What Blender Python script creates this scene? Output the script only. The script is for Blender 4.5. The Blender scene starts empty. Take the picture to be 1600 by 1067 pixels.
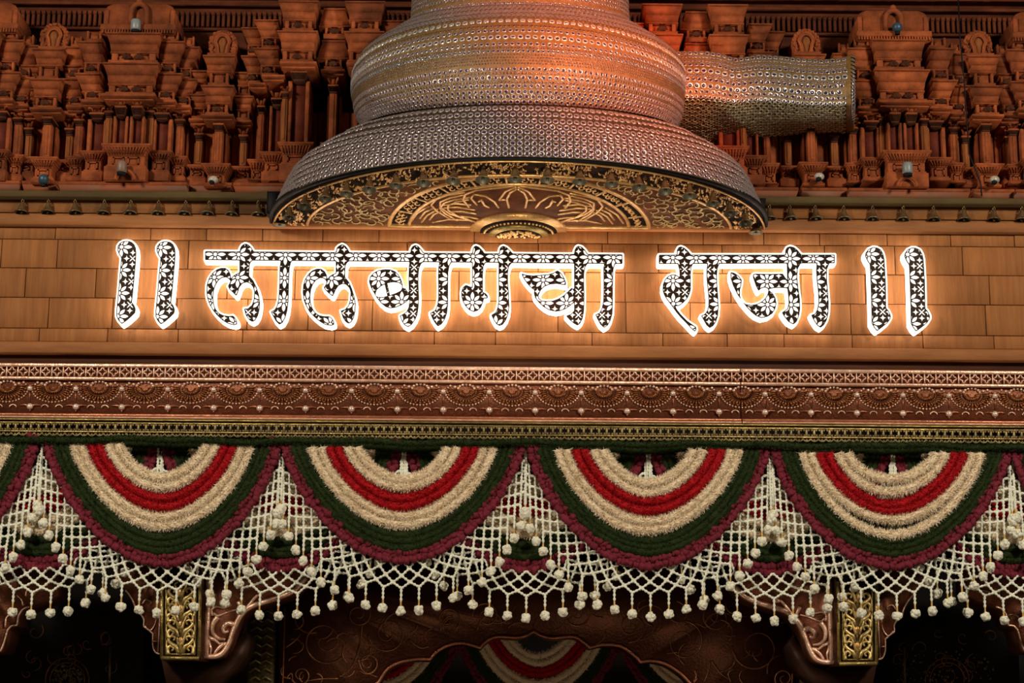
import bpy, math, random
import numpy as np
from mathutils import Vector, Matrix
random.seed(7); rng = np.random.default_rng(7)
C = bpy.context.scene
COL = C.collection
PI = math.pi
# ------------------------------------------------------------------ camera
F_PX = 3000.0; PITCH = math.radians(13.0); ROLL = 0.008; DIST = 15.0
TARGET = Vector((0, 0, 5.0))
_F = Vector((0, math.cos(PITCH), math.sin(PITCH)))
_R0 = Vector((1, 0, 0)); _U0 = Vector((0, -math.sin(PITCH), math.cos(PITCH)))
_R = _R0 * math.cos(ROLL) + _U0 * math.sin(ROLL)
_U = _U0 * math.cos(ROLL) - _R0 * math.sin(ROLL)
CAM = TARGET - _F * DIST
cd = bpy.data.cameras.new('camera'); cd.sensor_width = 36; cd.lens = 36 * F_PX / 1600
cd.clip_start = 0.1; cd.clip_end = 300
cam = bpy.data.objects.new('camera', cd); COL.objects.link(cam)
m = Matrix.Identity(4)
for i in range(3):
    m[i][0] = _R[i]; m[i][1] = _U[i]; m[i][2] = -_F[i]; m[i][3] = CAM[i]
cam.matrix_world = m
C.camera = cam
# ------------------------------------------------------------------ light
C.view_settings.view_transform = 'Standard'; C.view_settings.look = 'None'
C.view_settings.gamma = 1; C.view_settings.use_curve_mapping = False
C.view_settings.exposure = 0.0
W = bpy.data.worlds.new('night_sky'); C.world = W; W.use_nodes = True
bg = W.node_tree.nodes['Background']; bg.inputs[0].default_value = (0.9, 0.62, 0.42, 1); bg.inputs[1].default_value = 0.035

def lamp(name, kind, loc, at, power, color, size=1.0, **kw):
    d = bpy.data.lights.new(name, kind); d.energy = power; d.color = color
    if kind == 'AREA': d.size = size
    else: d.shadow_soft_size = size
    for k, v in kw.items(): setattr(d, k, v)
    o = bpy.data.objects.new(name, d); COL.objects.link(o); o.location = loc
    o.rotation_euler = (Vector(at) - Vector(loc)).to_track_quat('-Z', 'Y').to_euler()
    return o
lamp('stage_light', 'AREA', (-7.5, -9.0, 8.6), (-1.0, 0, 4.6), 760, (1.0, 0.86, 0.68), 1.4)
lamp('stage_light.001', 'AREA', (7.5, -9.0, 8.6), (1.0, 0, 4.6), 760, (1.0, 0.86, 0.68), 1.4)
lamp('vessel_spot', 'SPOT', (3.3, -8.0, 8.6), (0.82, -1.2, 6.98), 6200, (1.0, 0.165, 0.035), 0.12, spot_size=math.radians(21), spot_blend=1.0)
lamp('canopy_uplight', 'SPOT', (0.0, -7.0, 1.2), (0.06, -0.7, 6.05), 1300, (1.0, 0.82, 0.60), 0.25, spot_size=math.radians(26), spot_blend=0.5)

lamp('gateway_lamp', 'AREA', (0.1, -1.6, 0.7), (0.1, 0.9, 2.9), 8, (1.0, 0.68, 0.42), 1.0)
# ------------------------------------------------------------------ projection helper: a pixel of the photograph on the plane y = const
def P(px, py, y=0.0):
    d = _F * F_PX + _R * (px - 800.0) - _U * (py - 533.5)
    t = (y - CAM.y) / d.y
    return CAM + d * t
def PZ(px, py, z):
    d = _F * F_PX + _R * (px - 800.0) - _U * (py - 533.5)
    return CAM + d * ((z - CAM.z) / d.z)
def K(py, y=0.0):
    return (P(801, py, y) - P(800, py, y)).length

# ------------------------------------------------------------------ object helpers
def new_obj(name, data, parent=None):
    o = bpy.data.objects.new(name, data); COL.objects.link(o)
    if parent is not None: o.parent = parent
    return o
def tag(o, label=None, cat=None, group=None, kind=None):
    if label: o['label'] = label
    if cat: o['category'] = cat
    if group: o['group'] = group
    if kind: o['kind'] = kind
    return o
def thing(name, loc, label, cat, group=None):
    o = new_obj(name, None); o.empty_display_size = 0.1
    o.location = loc
    return tag(o, label, cat, group)
def structure(name, loc=(0, 0, 0)):
    o = new_obj(name, None); o.empty_display_size = 0.1; o.location = loc; o['kind'] = 'structure'; return o
def root_of(o):
    while o.parent is not None: o = o.parent
    return o
def origin_of(o):
    v = Vector((0, 0, 0))
    while o is not None:
        v = v + o.location; o = o.parent
    return v

class MB:
    """collects geometry in world metres and links it as one mesh"""
    def __init__(s): s.v = []; s.f = []; s.m = []; s.n = 0; s.mi = 0
    def add(s, vs, fs):
        b = s.n
        s.v.append(np.asarray(vs, float).reshape(-1, 3)); s.n += len(vs)
        for f in fs: s.f.append([b + i for i in f]); s.m.append(s.mi)
        return s
    def box(s, x0, x1, y0, y1, z0, z1, bev=0.0):
        if bev <= 0:
            vs = [(x0,y0,z0),(x1,y0,z0),(x1,y1,z0),(x0,y1,z0),(x0,y0,z1),(x1,y0,z1),(x1,y1,z1),(x0,y1,z1)]
            return s.add(vs, [(0,1,5,4),(1,2,6,5),(2,3,7,6),(3,0,4,7),(4,5,6,7),(3,2,1,0)])
        b = bev   # front (y0) face chamfered
        vs = [(x0,y0+b,z0),(x1,y0+b,z0),(x1,y0+b,z1),(x0,y0+b,z1),
              (x0+b,y0,z0+b),(x1-b,y0,z0+b),(x1-b,y0,z1-b),(x0+b,y0,z1-b),
              (x0,y1,z0),(x1,y1,z0),(x1,y1,z1),(x0,y1,z1)]
        return s.add(vs, [(4,5,6,7),(0,1,5,4),(1,2,6,5),(2,3,7,6),(3,0,4,7),(8,9,1,0),(9,10,2,1),(10,11,3,2),(11,8,0,3),(11,10,9,8)])
    def hexa(s, bot, top):
        """bot/top: 4 corner points (x,y,z) each, counter-clockwise seen from above"""
        return s.add(list(bot) + list(top), [(0,1,5,4),(1,2,6,5),(2,3,7,6),(3,0,4,7),(4,5,6,7),(3,2,1,0)])
    def prism(s, poly, y0, y1):
        """poly of (x,z) extruded from y0 (front) to y1"""
        n = len(poly)
        vs = [(x, y0, z) for x, z in poly] + [(x, y1, z) for x, z in poly]
        fs = [tuple(range(n)), tuple(range(2*n-1, n-1, -1))] + [(i, n+i, n+(i+1) % n, (i+1) % n) for i in range(n)]
        return s.add(vs, fs)
    def tube(s, pts, r, sides=6, caps=True):
        pts = [Vector(p) for p in pts]; n = len(pts)
        rs = r if hasattr(r, '__len__') else [r] * n
        vs = []; up0 = None
        for i, p in enumerate(pts):
            t = (pts[min(i+1, n-1)] - pts[max(i-1, 0)])
            if t.length < 1e-9: t = Vector((0, 0, 1))
            t.normalize()
            a = Vector((0, 1, 0)) if abs(t.y) < 0.9 else Vector((1, 0, 0))
            u = t.cross(a).normalized(); w = t.cross(u).normalized()
            if up0 is not None and u.dot(up0) < 0: u = -u; w = -w
            up0 = u
            for k in range(sides):
                an = 2*PI*k/sides
                vs.append(p + (u*math.cos(an) + w*math.sin(an)) * rs[i])
        fs = []
        for i in range(n-1):
            for k in range(sides):
                a = i*sides+k; b = i*sides+(k+1) % sides
                fs.append((a, b, b+sides, a+sides))
        if caps: fs += [tuple(range(sides))[::-1], tuple(range((n-1)*sides, n*sides))]
        return s.add(vs, fs)
    def lathe(s, prof, c, seg=16, sx=1.0, sy=1.0, a0=0.0, a1=2*PI):
        """prof of (r,z) about a vertical axis through c"""
        full = abs(a1-a0-2*PI) < 1e-6; m = seg if full else seg+1
        vs = [(c[0]+r*sx*math.cos(a0+(a1-a0)*k/seg), c[1]+r*sy*math.sin(a0+(a1-a0)*k/seg), c[2]+z) for r, z in prof for k in range(m)]
        fs = []
        for i in range(len(prof)-1):
            for k in range(seg):
                a = i*m+k; b = i*m+(k+1) % m
                fs.append((a, b, b+m, a+m))
        return s.add(vs, fs)
    def ball(s, c, r, seg=8, rings=5, sc=(1,1,1)):
        prof = [(math.sin(PI*i/rings), -math.cos(PI*i/rings)) for i in range(rings+1)]
        vs = [(c[0]+r*sc[0]*a*math.cos(2*PI*k/seg), c[1]+r*sc[1]*a*math.sin(2*PI*k/seg), c[2]+r*sc[2]*z) for a, z in prof for k in range(seg)]
        fs = [(i*seg+k, i*seg+(k+1) % seg, (i+1)*seg+(k+1) % seg, (i+1)*seg+k) for i in range(rings) for k in range(seg)]
        return s.add(vs, fs)
    def mesh(s, name, mats, org=(0,0,0), smooth=False):
        V = (np.concatenate(s.v) if s.v else np.zeros((0,3))) - np.array(org)
        me = bpy.data.meshes.new(name)
        fast_fill(me, V, s.f)
        for mt in (mats if isinstance(mats, (list, tuple)) else [mats]): me.materials.append(mt)
        if any(s.m): me.polygons.foreach_set('material_index', s.m)
        if smooth: me.shade_smooth()
        return me
    def build(s, name, mats, parent=None, smooth=False, label=None, kind=None):
        org = origin_of(parent) if parent is not None else Vector((0,0,0))
        o = new_obj(name, s.mesh(name, mats, org, smooth), parent)
        return tag(o, label, kind=kind)

def fast_fill(me, V, F):
    me.vertices.add(len(V)); me.vertices.foreach_set('co', np.asarray(V, np.float32).ravel())
    if isinstance(F, np.ndarray):
        nf, k = F.shape
        me.loops.add(nf*k); me.loops.foreach_set('vertex_index', F.astype(np.int32).ravel())
        me.polygons.add(nf); me.polygons.foreach_set('loop_start', np.arange(0, nf*k, k, dtype=np.int32))
    else:
        ls = np.fromiter((len(f) for f in F), np.int32, len(F)); tot = int(ls.sum())
        me.loops.add(tot); me.loops.foreach_set('vertex_index', np.fromiter((i for f in F for i in f), np.int32, tot))
        me.polygons.add(len(F)); st = np.zeros(len(F), np.int32); st[1:] = np.cumsum(ls)[:-1]
        me.polygons.foreach_set('loop_start', st)
    me.update(calc_edges=True); me.validate()
def np_obj(name, V, F, mats, parent=None, smooth=False, label=None, kind=None, midx=None):
    org = origin_of(parent) if parent is not None else Vector((0,0,0))
    me = bpy.data.meshes.new(name); fast_fill(me, np.asarray(V) - np.array(org), F)
    for mt in (mats if isinstance(mats, (list, tuple)) else [mats]): me.materials.append(mt)
    if midx is not None: me.polygons.foreach_set('material_index', np.asarray(midx, np.int32))
    if smooth: me.shade_smooth()
    return tag(new_obj(name, me, parent), label, kind=kind)
def share(src, parent, mat):
    """another object with the same mesh data, placed by a matrix under parent"""
    o = src.copy(); COL.objects.link(o); o.parent = parent; o.matrix_local = mat
    return o
ORD = ['first','second','third','fourth','fifth','sixth','seventh','eighth','ninth','tenth','eleventh','twelfth','thirteenth',
       'fourteenth','fifteenth','sixteenth','seventeenth','eighteenth','nineteenth','twentieth','twenty-first','twenty-second']

# ------------------------------------------------------------------ materials
class E:
    """tiny expression wrapper over math nodes"""
    nt = None
    def __init__(s, sock): s.s = sock
    @staticmethod
    def op(o, *a):
        n = E.nt.nodes.new('ShaderNodeMath'); n.operation = o
        for i, x in enumerate(a):
            if isinstance(x, E): E.nt.links.new(x.s, n.inputs[i])
            else: n.inputs[i].default_value = float(x)
        return E(n.outputs[0])
    def __add__(s, o): return E.op('ADD', s, o)
    def __sub__(s, o): return E.op('SUBTRACT', s, o)
    def __rsub__(s, o): return E.op('SUBTRACT', o, s)
    def __mul__(s, o): return E.op('MULTIPLY', s, o)
    __rmul__ = __mul__; __radd__ = __add__
    def __truediv__(s, o): return E.op('DIVIDE', s, o)
    def __lt__(s, o): return E.op('LESS_THAN', s, o)
    def __gt__(s, o): return E.op('GREATER_THAN', s, o)
    def abs(s): return E.op('ABSOLUTE', s)
    def max(s, o): return E.op('MAXIMUM', s, o)
    def min(s, o): return E.op('MINIMUM', s, o)
    def sqrt(s): return E.op('SQRT', s)
    def round(s): return E.op('ROUND', s)

def mat(name, col, rough=0.6, metal=0.0, var=0.25, vscale=6.0, stretch=(1,1,1), bump=0.0, bscale=40.0, col2=None, spec=0.5,
        obj_var=0.0, emit=None, emit_s=0.0, sheen=0.0, grime=0.0):
    """procedural surface: noise-mottled colour, optional second colour, bump and per-object tint"""
    mt = bpy.data.materials.new(name); mt.use_nodes = True; nt = mt.node_tree; N = nt.nodes; L = nt.links
    b = N['Principled BSDF']; b.inputs['Roughness'].default_value = rough; b.inputs['Metallic'].default_value = metal
    b.inputs['Specular IOR Level'].default_value = spec
    tc = N.new('ShaderNodeTexCoord'); mp = N.new('ShaderNodeMapping'); L.new(tc.outputs['Object'], mp.inputs[0]); mp.inputs['Scale'].default_value = stretch
    geo = N.new('ShaderNodeObjectInfo')
    ad = N.new('ShaderNodeVectorMath'); ad.operation = 'ADD'; L.new(mp.outputs[0], ad.inputs[0])
    sc = N.new('ShaderNodeVectorMath'); sc.operation = 'SCALE'; sc.inputs[0].default_value = (17, 31, 23); L.new(geo.outputs['Random'], sc.inputs['Scale']); L.new(sc.outputs[0], ad.inputs[1])
    nz = N.new('ShaderNodeTexNoise'); nz.inputs['Scale'].default_value = vscale; nz.inputs['Detail'].default_value = 6; nz.inputs['Roughness'].default_value = 0.65
    L.new(ad.outputs[0], nz.inputs['Vector'])
    cr = N.new('ShaderNodeValToRGB'); L.new(nz.outputs['Fac'], cr.inputs[0])
    c2 = col2 if col2 else tuple(c*(1-var) for c in col)
    c1 = col if col2 else tuple(min(1, c*(1+var*0.6)) for c in col)
    cr.color_ramp.elements[0].position = 0.34; cr.color_ramp.elements[0].color = (*c2, 1)
    cr.color_ramp.elements[1].position = 0.66; cr.color_ramp.elements[1].color = (*c1, 1)
    out = cr.outputs[0]
    if grime > 0:
        g = N.new('ShaderNodeTexNoise'); g.inputs['Scale'].default_value = 1.7; g.inputs['Detail'].default_value = 8; L.new(ad.outputs[0], g.inputs['Vector'])
        gr = N.new('ShaderNodeValToRGB'); gr.color_ramp.elements[0].position = 0.36; gr.color_ramp.elements[0].color = (1-grime,)*3 + (1,)
        gr.color_ramp.elements[1].position = 0.6; gr.color_ramp.elements[1].color = (1,1,1,1); L.new(g.outputs['Fac'], gr.inputs[0])
        mx = N.new('ShaderNodeMix'); mx.data_type = 'RGBA'; mx.blend_type = 'MULTIPLY'; mx.inputs[0].default_value = 1
        L.new(out, mx.inputs[6]); L.new(gr.outputs[0], mx.inputs[7]); out = mx.outputs[2]
    if obj_var > 0:
        hs = N.new('ShaderNodeHueSaturation'); L.new(out, hs.inputs['Color'])
        mr = N.new('ShaderNodeMapRange'); mr.inputs[3].default_value = 1-obj_var; mr.inputs[4].default_value = 1+obj_var
        L.new(geo.outputs['Random'], mr.inputs[0]); L.new(mr.outputs[0], hs.inputs['Value']); out = hs.outputs[0]
    L.new(out, b.inputs['Base Color'])
    if bump > 0:
        n2 = N.new('ShaderNodeTexNoise'); n2.inputs['Scale'].default_value = bscale; n2.inputs['Detail'].default_value = 4; L.new(ad.outputs[0], n2.inputs['Vector'])
        bp = N.new('ShaderNodeBump'); bp.inputs['Strength'].default_value = bump; bp.inputs['Distance'].default_value = 0.01
        L.new(n2.outputs['Fac'], bp.inputs['Height']); L.new(bp.outputs[0], b.inputs['Normal'])
    if sheen: b.inputs['Sheen Weight'].default_value = sheen
    if emit: b.inputs['Emission Color'].default_value = (*emit, 1); b.inputs['Emission Strength'].default_value = emit_s
    return mt
M = {}
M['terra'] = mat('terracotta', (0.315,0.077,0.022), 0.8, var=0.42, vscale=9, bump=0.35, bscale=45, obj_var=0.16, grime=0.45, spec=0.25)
M['terra_red'] = mat('terracotta_red', (0.125,0.022,0.010), 0.75, var=0.3, vscale=12, bump=0.2, spec=0.25)
M['terra_yel'] = mat('terracotta_ochre', (0.25,0.080,0.021), 0.8, var=0.35, vscale=10, stretch=(3,3,0.6), bump=0.3, spec=0.25)
M['terra_dark'] = mat('terracotta_dark', (0.075,0.028,0.016), 0.9, var=0.4, vscale=14, bump=0.3, spec=0.05)  # dark grey-brown terracotta of the capitals and kudu ornaments
M['recess'] = mat('terracotta_shaded', (0.13,0.032,0.011), 0.85, var=0.45, vscale=4, bump=0.3, grime=0.45, spec=0.2)  # darker terracotta: shade of the recesses put into the colour
M['plinth'] = mat('greyed_plinth', (0.21,0.11,0.075), 0.8, col2=(0.29,0.075,0.026), vscale=3, bump=0.25, spec=0.25)
M['brick'] = mat('orange_facing_brick', (0.345,0.138,0.040), 0.75, col2=(0.265,0.098,0.027), vscale=7, stretch=(5,1,0.35), bump=0.25, bscale=25, obj_var=0.07, grime=0.18, spec=0.3)
M['joint'] = mat('brick_joint', (0.13,0.048,0.018), 0.9, spec=0.1)
M['fillet'] = mat('orange_moulding', (0.36,0.145,0.045), 0.7, col2=(0.27,0.10,0.03), vscale=6, stretch=(0.5,1,3), bump=0.2, grime=0.2, spec=0.3)
M['olive'] = mat('olive_ledge', (0.115,0.080,0.026), 0.8, col2=(0.085,0.050,0.016), vscale=5, stretch=(0.6,1,2), bump=0.2, grime=0.25, spec=0.3)
M['cove'] = mat('stained_cove', (0.30,0.115,0.030), 0.75, col2=(0.13,0.055,0.018), vscale=3.5, stretch=(0.5,1,1.6), bump=0.25, grime=0.45, spec=0.3)
M['brown'] = mat('dark_brown_board', (0.085,0.032,0.016), 0.7, var=0.35, vscale=5, stretch=(0.4,1,3), spec=0.3)
M['copper'] = mat('beaten_copper', (0.50,0.205,0.115), 0.40, 0.75, col2=(0.33,0.12,0.06), vscale=9, bump=0.45, bscale=55, spec=0.5)
M['copper_base'] = mat('copper_ground', (0.26,0.088,0.042), 0.45, 0.6, col2=(0.17,0.055,0.026), vscale=9, bump=0.5, bscale=60)
M['copper_hi'] = mat('polished_copper', (0.95,0.66,0.50), 0.30, 0.5, col2=(0.70,0.38,0.25), vscale=14, bump=0.4, bscale=80)
M['copper_pet'] = mat('bronzed_copper', (0.42,0.17,0.06), 0.36, 0.75, col2=(0.26,0.09,0.035), vscale=22, bump=0.5, bscale=90)
M['pearl'] = mat('pale_copper_bead', (0.85,0.66,0.55), 0.25, 0.35, var=0.1)
M['gold'] = mat('gilt_brass', (0.60,0.45,0.16), 0.36, 0.7, col2=(0.28,0.19,0.06), vscale=18, bump=0.5, bscale=70, grime=0.35)
M['gold_leaf'] = mat('warm_gilt', (0.86,0.57,0.25), 0.36, 0.6, col2=(0.55,0.29,0.085), vscale=14, bump=0.4, bscale=60)
M['gold_dull'] = mat('dull_gilt', (0.48,0.40,0.18), 0.45, 0.45, col2=(0.20,0.13,0.05), vscale=16, bump=0.4, grime=0.5)
M['soffit'] = mat('brown_soffit', (0.13,0.045,0.018), 0.7, var=0.5, vscale=6, bump=0.2, spec=0.15)
M['soffit_dark'] = mat('dark_soffit', (0.016,0.009,0.006), 0.8, var=0.4, vscale=8, spec=0.08)
M['black'] = mat('black_rubber', (0.008,0.008,0.009), 0.6, var=0.3, spec=0.15)
M['fabric'] = mat('olive_gold_cloth', (0.22,0.125,0.038), 0.55, 0.2, var=0.35, vscale=25, bump=0.3, bscale=120)
M['fabric_dk'] = mat('dark_scaled_cloth', (0.040,0.024,0.012), 0.6, 0.1, var=0.35, vscale=25, bump=0.3, bscale=120)
M['ring'] = mat('crystal_ring', (0.37,0.315,0.315), 0.17, 0.45, var=0.2, vscale=30, spec=0.8)
M['ring_lit'] = mat('lit_crystal_ring', (0.56,0.55,0.54), 0.12, 0.45, var=0.1, vscale=30, spec=0.9)  # paler copy of the ring, highlight of the bright rows put into its colour
M['ring_dull'] = mat('bronze_bead', (0.20,0.135,0.075), 0.3, 0.4, var=0.3, vscale=30, spec=0.6)
M['ring_blue'] = mat('steel_crystal', (0.30,0.31,0.34), 0.15, 0.5, var=0.2, vscale=30, spec=0.9)
M['gem'] = mat('violet_gem', (0.045,0.028,0.055), 0.1, 0.0, var=0.4, vscale=30, spec=1.0)
M['scale'] = mat('olive_crystal_link', (0.52,0.48,0.30), 0.25, 0.5, var=0.3, vscale=30, spec=0.7)
M['brass'] = mat('aged_bell_brass', (0.30,0.19,0.085), 0.40, 0.7, col2=(0.17,0.095,0.045), vscale=30, bump=0.2)
M['bell_in'] = mat('bell_lining', (0.13,0.13,0.09), 0.5, 0.3, var=0.3)
M['lamp_grey'] = mat('lamp_housing_grey', (0.22,0.25,0.26), 0.4, var=0.2)
M['lamp_blue'] = mat('lamp_housing_blue', (0.025,0.07,0.11), 0.4, var=0.2)
M['lamp_lens'] = mat('lamp_lens_pale', (0.42,0.39,0.33), 0.2, var=0.15)
M['cream'] = mat('cream_petals', (0.88,0.76,0.57), 0.8, col2=(0.80,0.64,0.44), vscale=18, spec=0.15)
M['cream_tip'] = mat('white_petal_tips', (0.90,0.83,0.66), 0.8, var=0.12, vscale=18, spec=0.15)
M['red'] = mat('red_petals', (0.50,0.008,0.014), 0.75, col2=(0.30,0.004,0.008), vscale=28, spec=0.15)
M['maroon'] = mat('maroon_blossom', (0.205,0.026,0.044), 0.75, col2=(0.14,0.014,0.027), vscale=22, bump=0.4, bscale=120, spec=0.15)
M['green'] = mat('dark_leaf_sprigs', (0.013,0.025,0.007), 0.8, col2=(0.026,0.040,0.011), vscale=14, spec=0.1)
M['jasmine'] = mat('white_jasmine_cord', (0.84,0.87,0.74), 0.7, var=0.1, vscale=20, spec=0.2)
M['pom'] = mat('jasmine_pompom', (0.88,0.88,0.73), 0.75, var=0.12, vscale=40, bump=0.5, bscale=160, spec=0.2)
M['goldbead'] = mat('gold_bead', (0.72,0.46,0.14), 0.3, 0.4, var=0.15)
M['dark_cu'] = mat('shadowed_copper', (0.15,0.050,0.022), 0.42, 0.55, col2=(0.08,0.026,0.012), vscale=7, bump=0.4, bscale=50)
M['dark_line'] = mat('brightened_copper_line', (0.55,0.25,0.11), 0.36, 0.55, col2=(0.26,0.10,0.045), vscale=10, bump=0.4)  # line colour raised in place of light inside the gateway
M['inner'] = mat('shaded_inner_panel', (0.010,0.006,0.004), 0.8, 0.0, var=0.5, vscale=12, bump=0.6, bscale=60)  # shade of the gateway interior put into this near-black colour
M['gold_pat'] = mat('patterned_gold_column', (0.13,0.095,0.03), 0.45, 0.5, col2=(0.03,0.02,0.008), vscale=34, bump=0.6, bscale=60)
M['lamp_brown'] = mat('lamp_housing_brown', (0.20,0.12,0.09), 0.5, var=0.25)
M['strip_back'] = mat('strip_ground', (0.075,0.040,0.022), 0.6, 0.2, var=0.4, vscale=20)
M['gold_scroll'] = mat('scroll_gilt', (0.55,0.40,0.17), 0.42, 0.5, col2=(0.34,0.23,0.08), vscale=14, bump=0.3)
M['ground'] = mat('paved_ground', (0.10,0.08,0.07), 0.8, var=0.3, vscale=2)

def sign_white():
    mt = bpy.data.materials.new('lit_acrylic'); mt.use_nodes = True; nt = mt.node_tree
    b = nt.nodes['Principled BSDF']; b.inputs['Base Color'].default_value = (0.9,0.88,0.85,1); b.inputs['Roughness'].default_value = 0.4
    b.inputs['Emission Color'].default_value = (1.0,0.87,0.74,1); b.inputs['Emission Strength'].default_value = SIGN_E
    return mt
SIGN_E = 1.15
M['sign'] = sign_white()
SIGN_E = 4.2
M['sign_side'] = sign_white(); M['sign_side'].name = 'lit_acrylic_return'
def sign_face(name, x0, z0, pu, pv):
    """printed flower lattice, white windows backlit"""
    mt = bpy.data.materials.new(name); mt.use_nodes = True; nt = mt.node_tree; E.nt = nt
    tc = nt.nodes.new('ShaderNodeTexCoord'); sp = nt.nodes.new('ShaderNodeSeparateXYZ'); nt.links.new(tc.outputs['Object'], sp.inputs[0])
    u = (E(sp.outputs[0]) - x0) / pu; v = (E(sp.outputs[2]) - z0) / pv
    a = (u - u.round()).abs(); b = (v - v.round()).abs()
    def lens(along, across, c, h, w):
        q = (along - c) / h
        return across.abs() < ((1.0 - q*q) * w)
    r2 = a*a + b*b
    d = (a + b) * 0.7071; e = (a - b) * 0.7071
    msk = (r2 < 0.0058)
    msk = msk.max(lens(a, b, 0.275, 0.178, 0.073)).max(lens(b, a, 0.275, 0.178, 0.073)).max(lens(d, e, 0.26, 0.152, 0.066))
    a2 = (0.5 - a); b2 = (0.5 - b)
    def star(x, y, R):
        return (x.abs().sqrt() + y.abs().sqrt()) < math.sqrt(R)
    msk = msk.max(star(a2, b - 0.245, 0.165)).max(star(b2, a - 0.245, 0.165))
    d2 = (a2 + b2) * 0.7071; e2 = (a2 - b2) * 0.7071
    msk = msk.max(lens(d2, e2, 0.085, 0.105, 0.022))
    bs = nt.nodes['Principled BSDF']; bs.inputs['Roughness'].default_value = 0.5; bs.inputs['Specular IOR Level'].default_value = 0.12
    mx = nt.nodes.new('ShaderNodeMix'); mx.data_type = 'RGBA'; nt.links.new(msk.s, mx.inputs[0])
    mx.inputs[6].default_value = (0.030,0.016,0.010,1); mx.inputs[7].default_value = (0.85,0.83,0.80,1)
    nt.links.new(mx.outputs[2], bs.inputs['Base Color'])
    nt.links.new((msk * 0.9).s, bs.inputs['Emission Strength']); bs.inputs['Emission Color'].default_value = (1,0.92,0.88,1)
    return mt
# ================================================================== SETTING: walls, ledge, frieze
def zc(py, y=0.0): return P(800, py, y).z          # height of a row of the photograph, taken on the centre column
def xc(px, py=450, y=0.0): return P(px, py, y).x
XL, XR = -5.2, 5.2
fl = MB(); fl.box(-14, 14, -20, 6, -0.2, 0.0); tag(fl.build('floor', M['ground']), 'dark paved ground below the decorated front', kind='structure')
# sign wall of facing bricks
wf = structure('wall_front'); tag(wf, 'orange brick-faced band behind the lit sign')
b = MB(); b.box(XL, XR, 0.014, 0.34, zc(541), zc(356)); b.build('backing', M['joint'], wf)
rows = [(356.5, 379.5, 38), (379.5, 424.5, 86), (424.5, 470.5, 34), (470.5, 518.5, 80), (518.5, 539.5, 28)]
for ri, (ya, yb, off) in enumerate(rows):
    z1, z0 = zc(ya), zc(yb); x = off - 300; g = 0.0026
    while x < 1900:
        w = 100 + random.choice([-12, -5, 0, 6, 10, 0])
        if random.random() < 0.12: w += 55
        x0, x1 = xc(x), xc(x + w)
        if x1 > XL and x0 < XR:
            q = MB(); pr = random.uniform(-0.0035, 0.0035)
            q.box(x0 + g, x1 - g, pr, 0.02, z0 + g, z1 - g, 0.004); q.build('brick', M['brick'], wf)
        x += w
# upper ledge with its bells
tr = structure('trim_1'); tag(tr, 'olive ledge and stained cove under the carved towers')
yo = -0.095
b = MB(); b.box(XL, XR, yo, 0.36, zc(313, yo), zc(303.2, yo), 0.006); b.build('olive_ledge', M['olive'], tr)
yc = -0.03; prof = []
zt, zb = zc(311, yc), zc(337.5, yc)
for i in range(9):
    t = i / 8; prof.append((yc + 0.05 * math.sin(PI * t) * 0.6, zt + (zb - zt) * t))
b = MB(); n = len(prof); vs = []
for xx in (XL, XR): vs += [(xx, y, z) for y, z in prof]
b.add(vs, [(i, i+1, n+i+1, n+i) for i in range(n-1)]); b.box(XL, XR, 0.03, 0.36, zb, zt); b.build('cove', M['cove'], tr, smooth=False)
ym = -0.05
b = MB(); b.box(XL, XR, ym, 0.34, zc(357.5, ym), zc(338.5, ym), 0.012); b.build('lower_moulding', M['fillet'], tr)
# lower fillet and the dark board
tr = structure('trim_2'); tag(tr, 'pale moulding and dark board under the brick band')
yf = -0.06
b = MB(); b.box(XL, XR, yf, 0.34, zc(557, yf), zc(539, yf), 0.008); b.build('pale_moulding', M['fillet'], tr)
b = MB(); b.box(XL, XR, 0.02, 0.34, zc(580, 0.02), zc(551, 0.02)); b.build('dark_board', M['brown'], tr)
# ------------------------------------------------------------------ copper frieze
fz = structure('trim_3'); tag(fz, 'embossed copper frieze with a lattice strip and medallions')
XJ = xc(1158, 600, -0.1)
def segs():
    return [(XL, XJ - 0.004), (XJ + 0.004, XR)]
yb_ = -0.05
for sx0, sx1 in segs():
    b = MB(); b.box(sx0, sx1, yb_, 0.30, zc(661, yb_), zc(573, yb_)); b.build('backing', M['copper_base'], fz)
def rail(ya, yb, y, mt, name='rail', r=0.006):
    for sx0, sx1 in segs():
        b = MB(); b.box(sx0, sx1, y, yb_ + 0.02, zc(yb, y), zc(ya, y), r); b.build(name, mt, fz)
rail(573, 578.4, -0.085, M['copper_hi']); rail(593.9, 598.4, -0.09, M['copper_hi'])
rail(651.0, 655.5, -0.115, M['copper']); rail(655.5, 658.2, -0.13, M['copper_hi'])
# lattice strip: four-pointed stars with bars between
px = K(585, -0.08)
st = None; yl = -0.066
za, zb = zc(579, yl), zc(593.6, yl); zm = (za + zb) / 2; hh = (za - zb) / 2
def star_mesh():
    q = MB(); R = hh * 0.98; Wd = 8.1 * px
    for s in range(4):                            # concave diamond as four bent bars
        a0 = s * PI / 2; p0 = (Wd*0.86*math.cos(a0), R*math.sin(a0)); p1 = (Wd*0.86*math.cos(a0+PI/2), R*math.sin(a0+PI/2))
        mid = ((p0[0]+p1[0])*0.36, (p0[1]+p1[1])*0.36)
        pts = [p0, ((p0[0]*0.4+mid[0]*0.75), (p0[1]*0.4+mid[1]*0.75)), mid, ((p1[0]*0.4+mid[0]*0.75), (p1[1]*0.4+mid[1]*0.75)), p1]
        q.tube([(x, -0.006, z) for x, z in pts], [0.005, 0.006, 0.0065, 0.006, 0.005], 4)
    q.box(-Wd - 1.0*px, -Wd + 0.9*px, -0.014, 0.0, -R, R, 0.003)
    return q.mesh('lattice_star', M['copper_hi'])
sm = star_mesh(); first = None
x = -70
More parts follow.
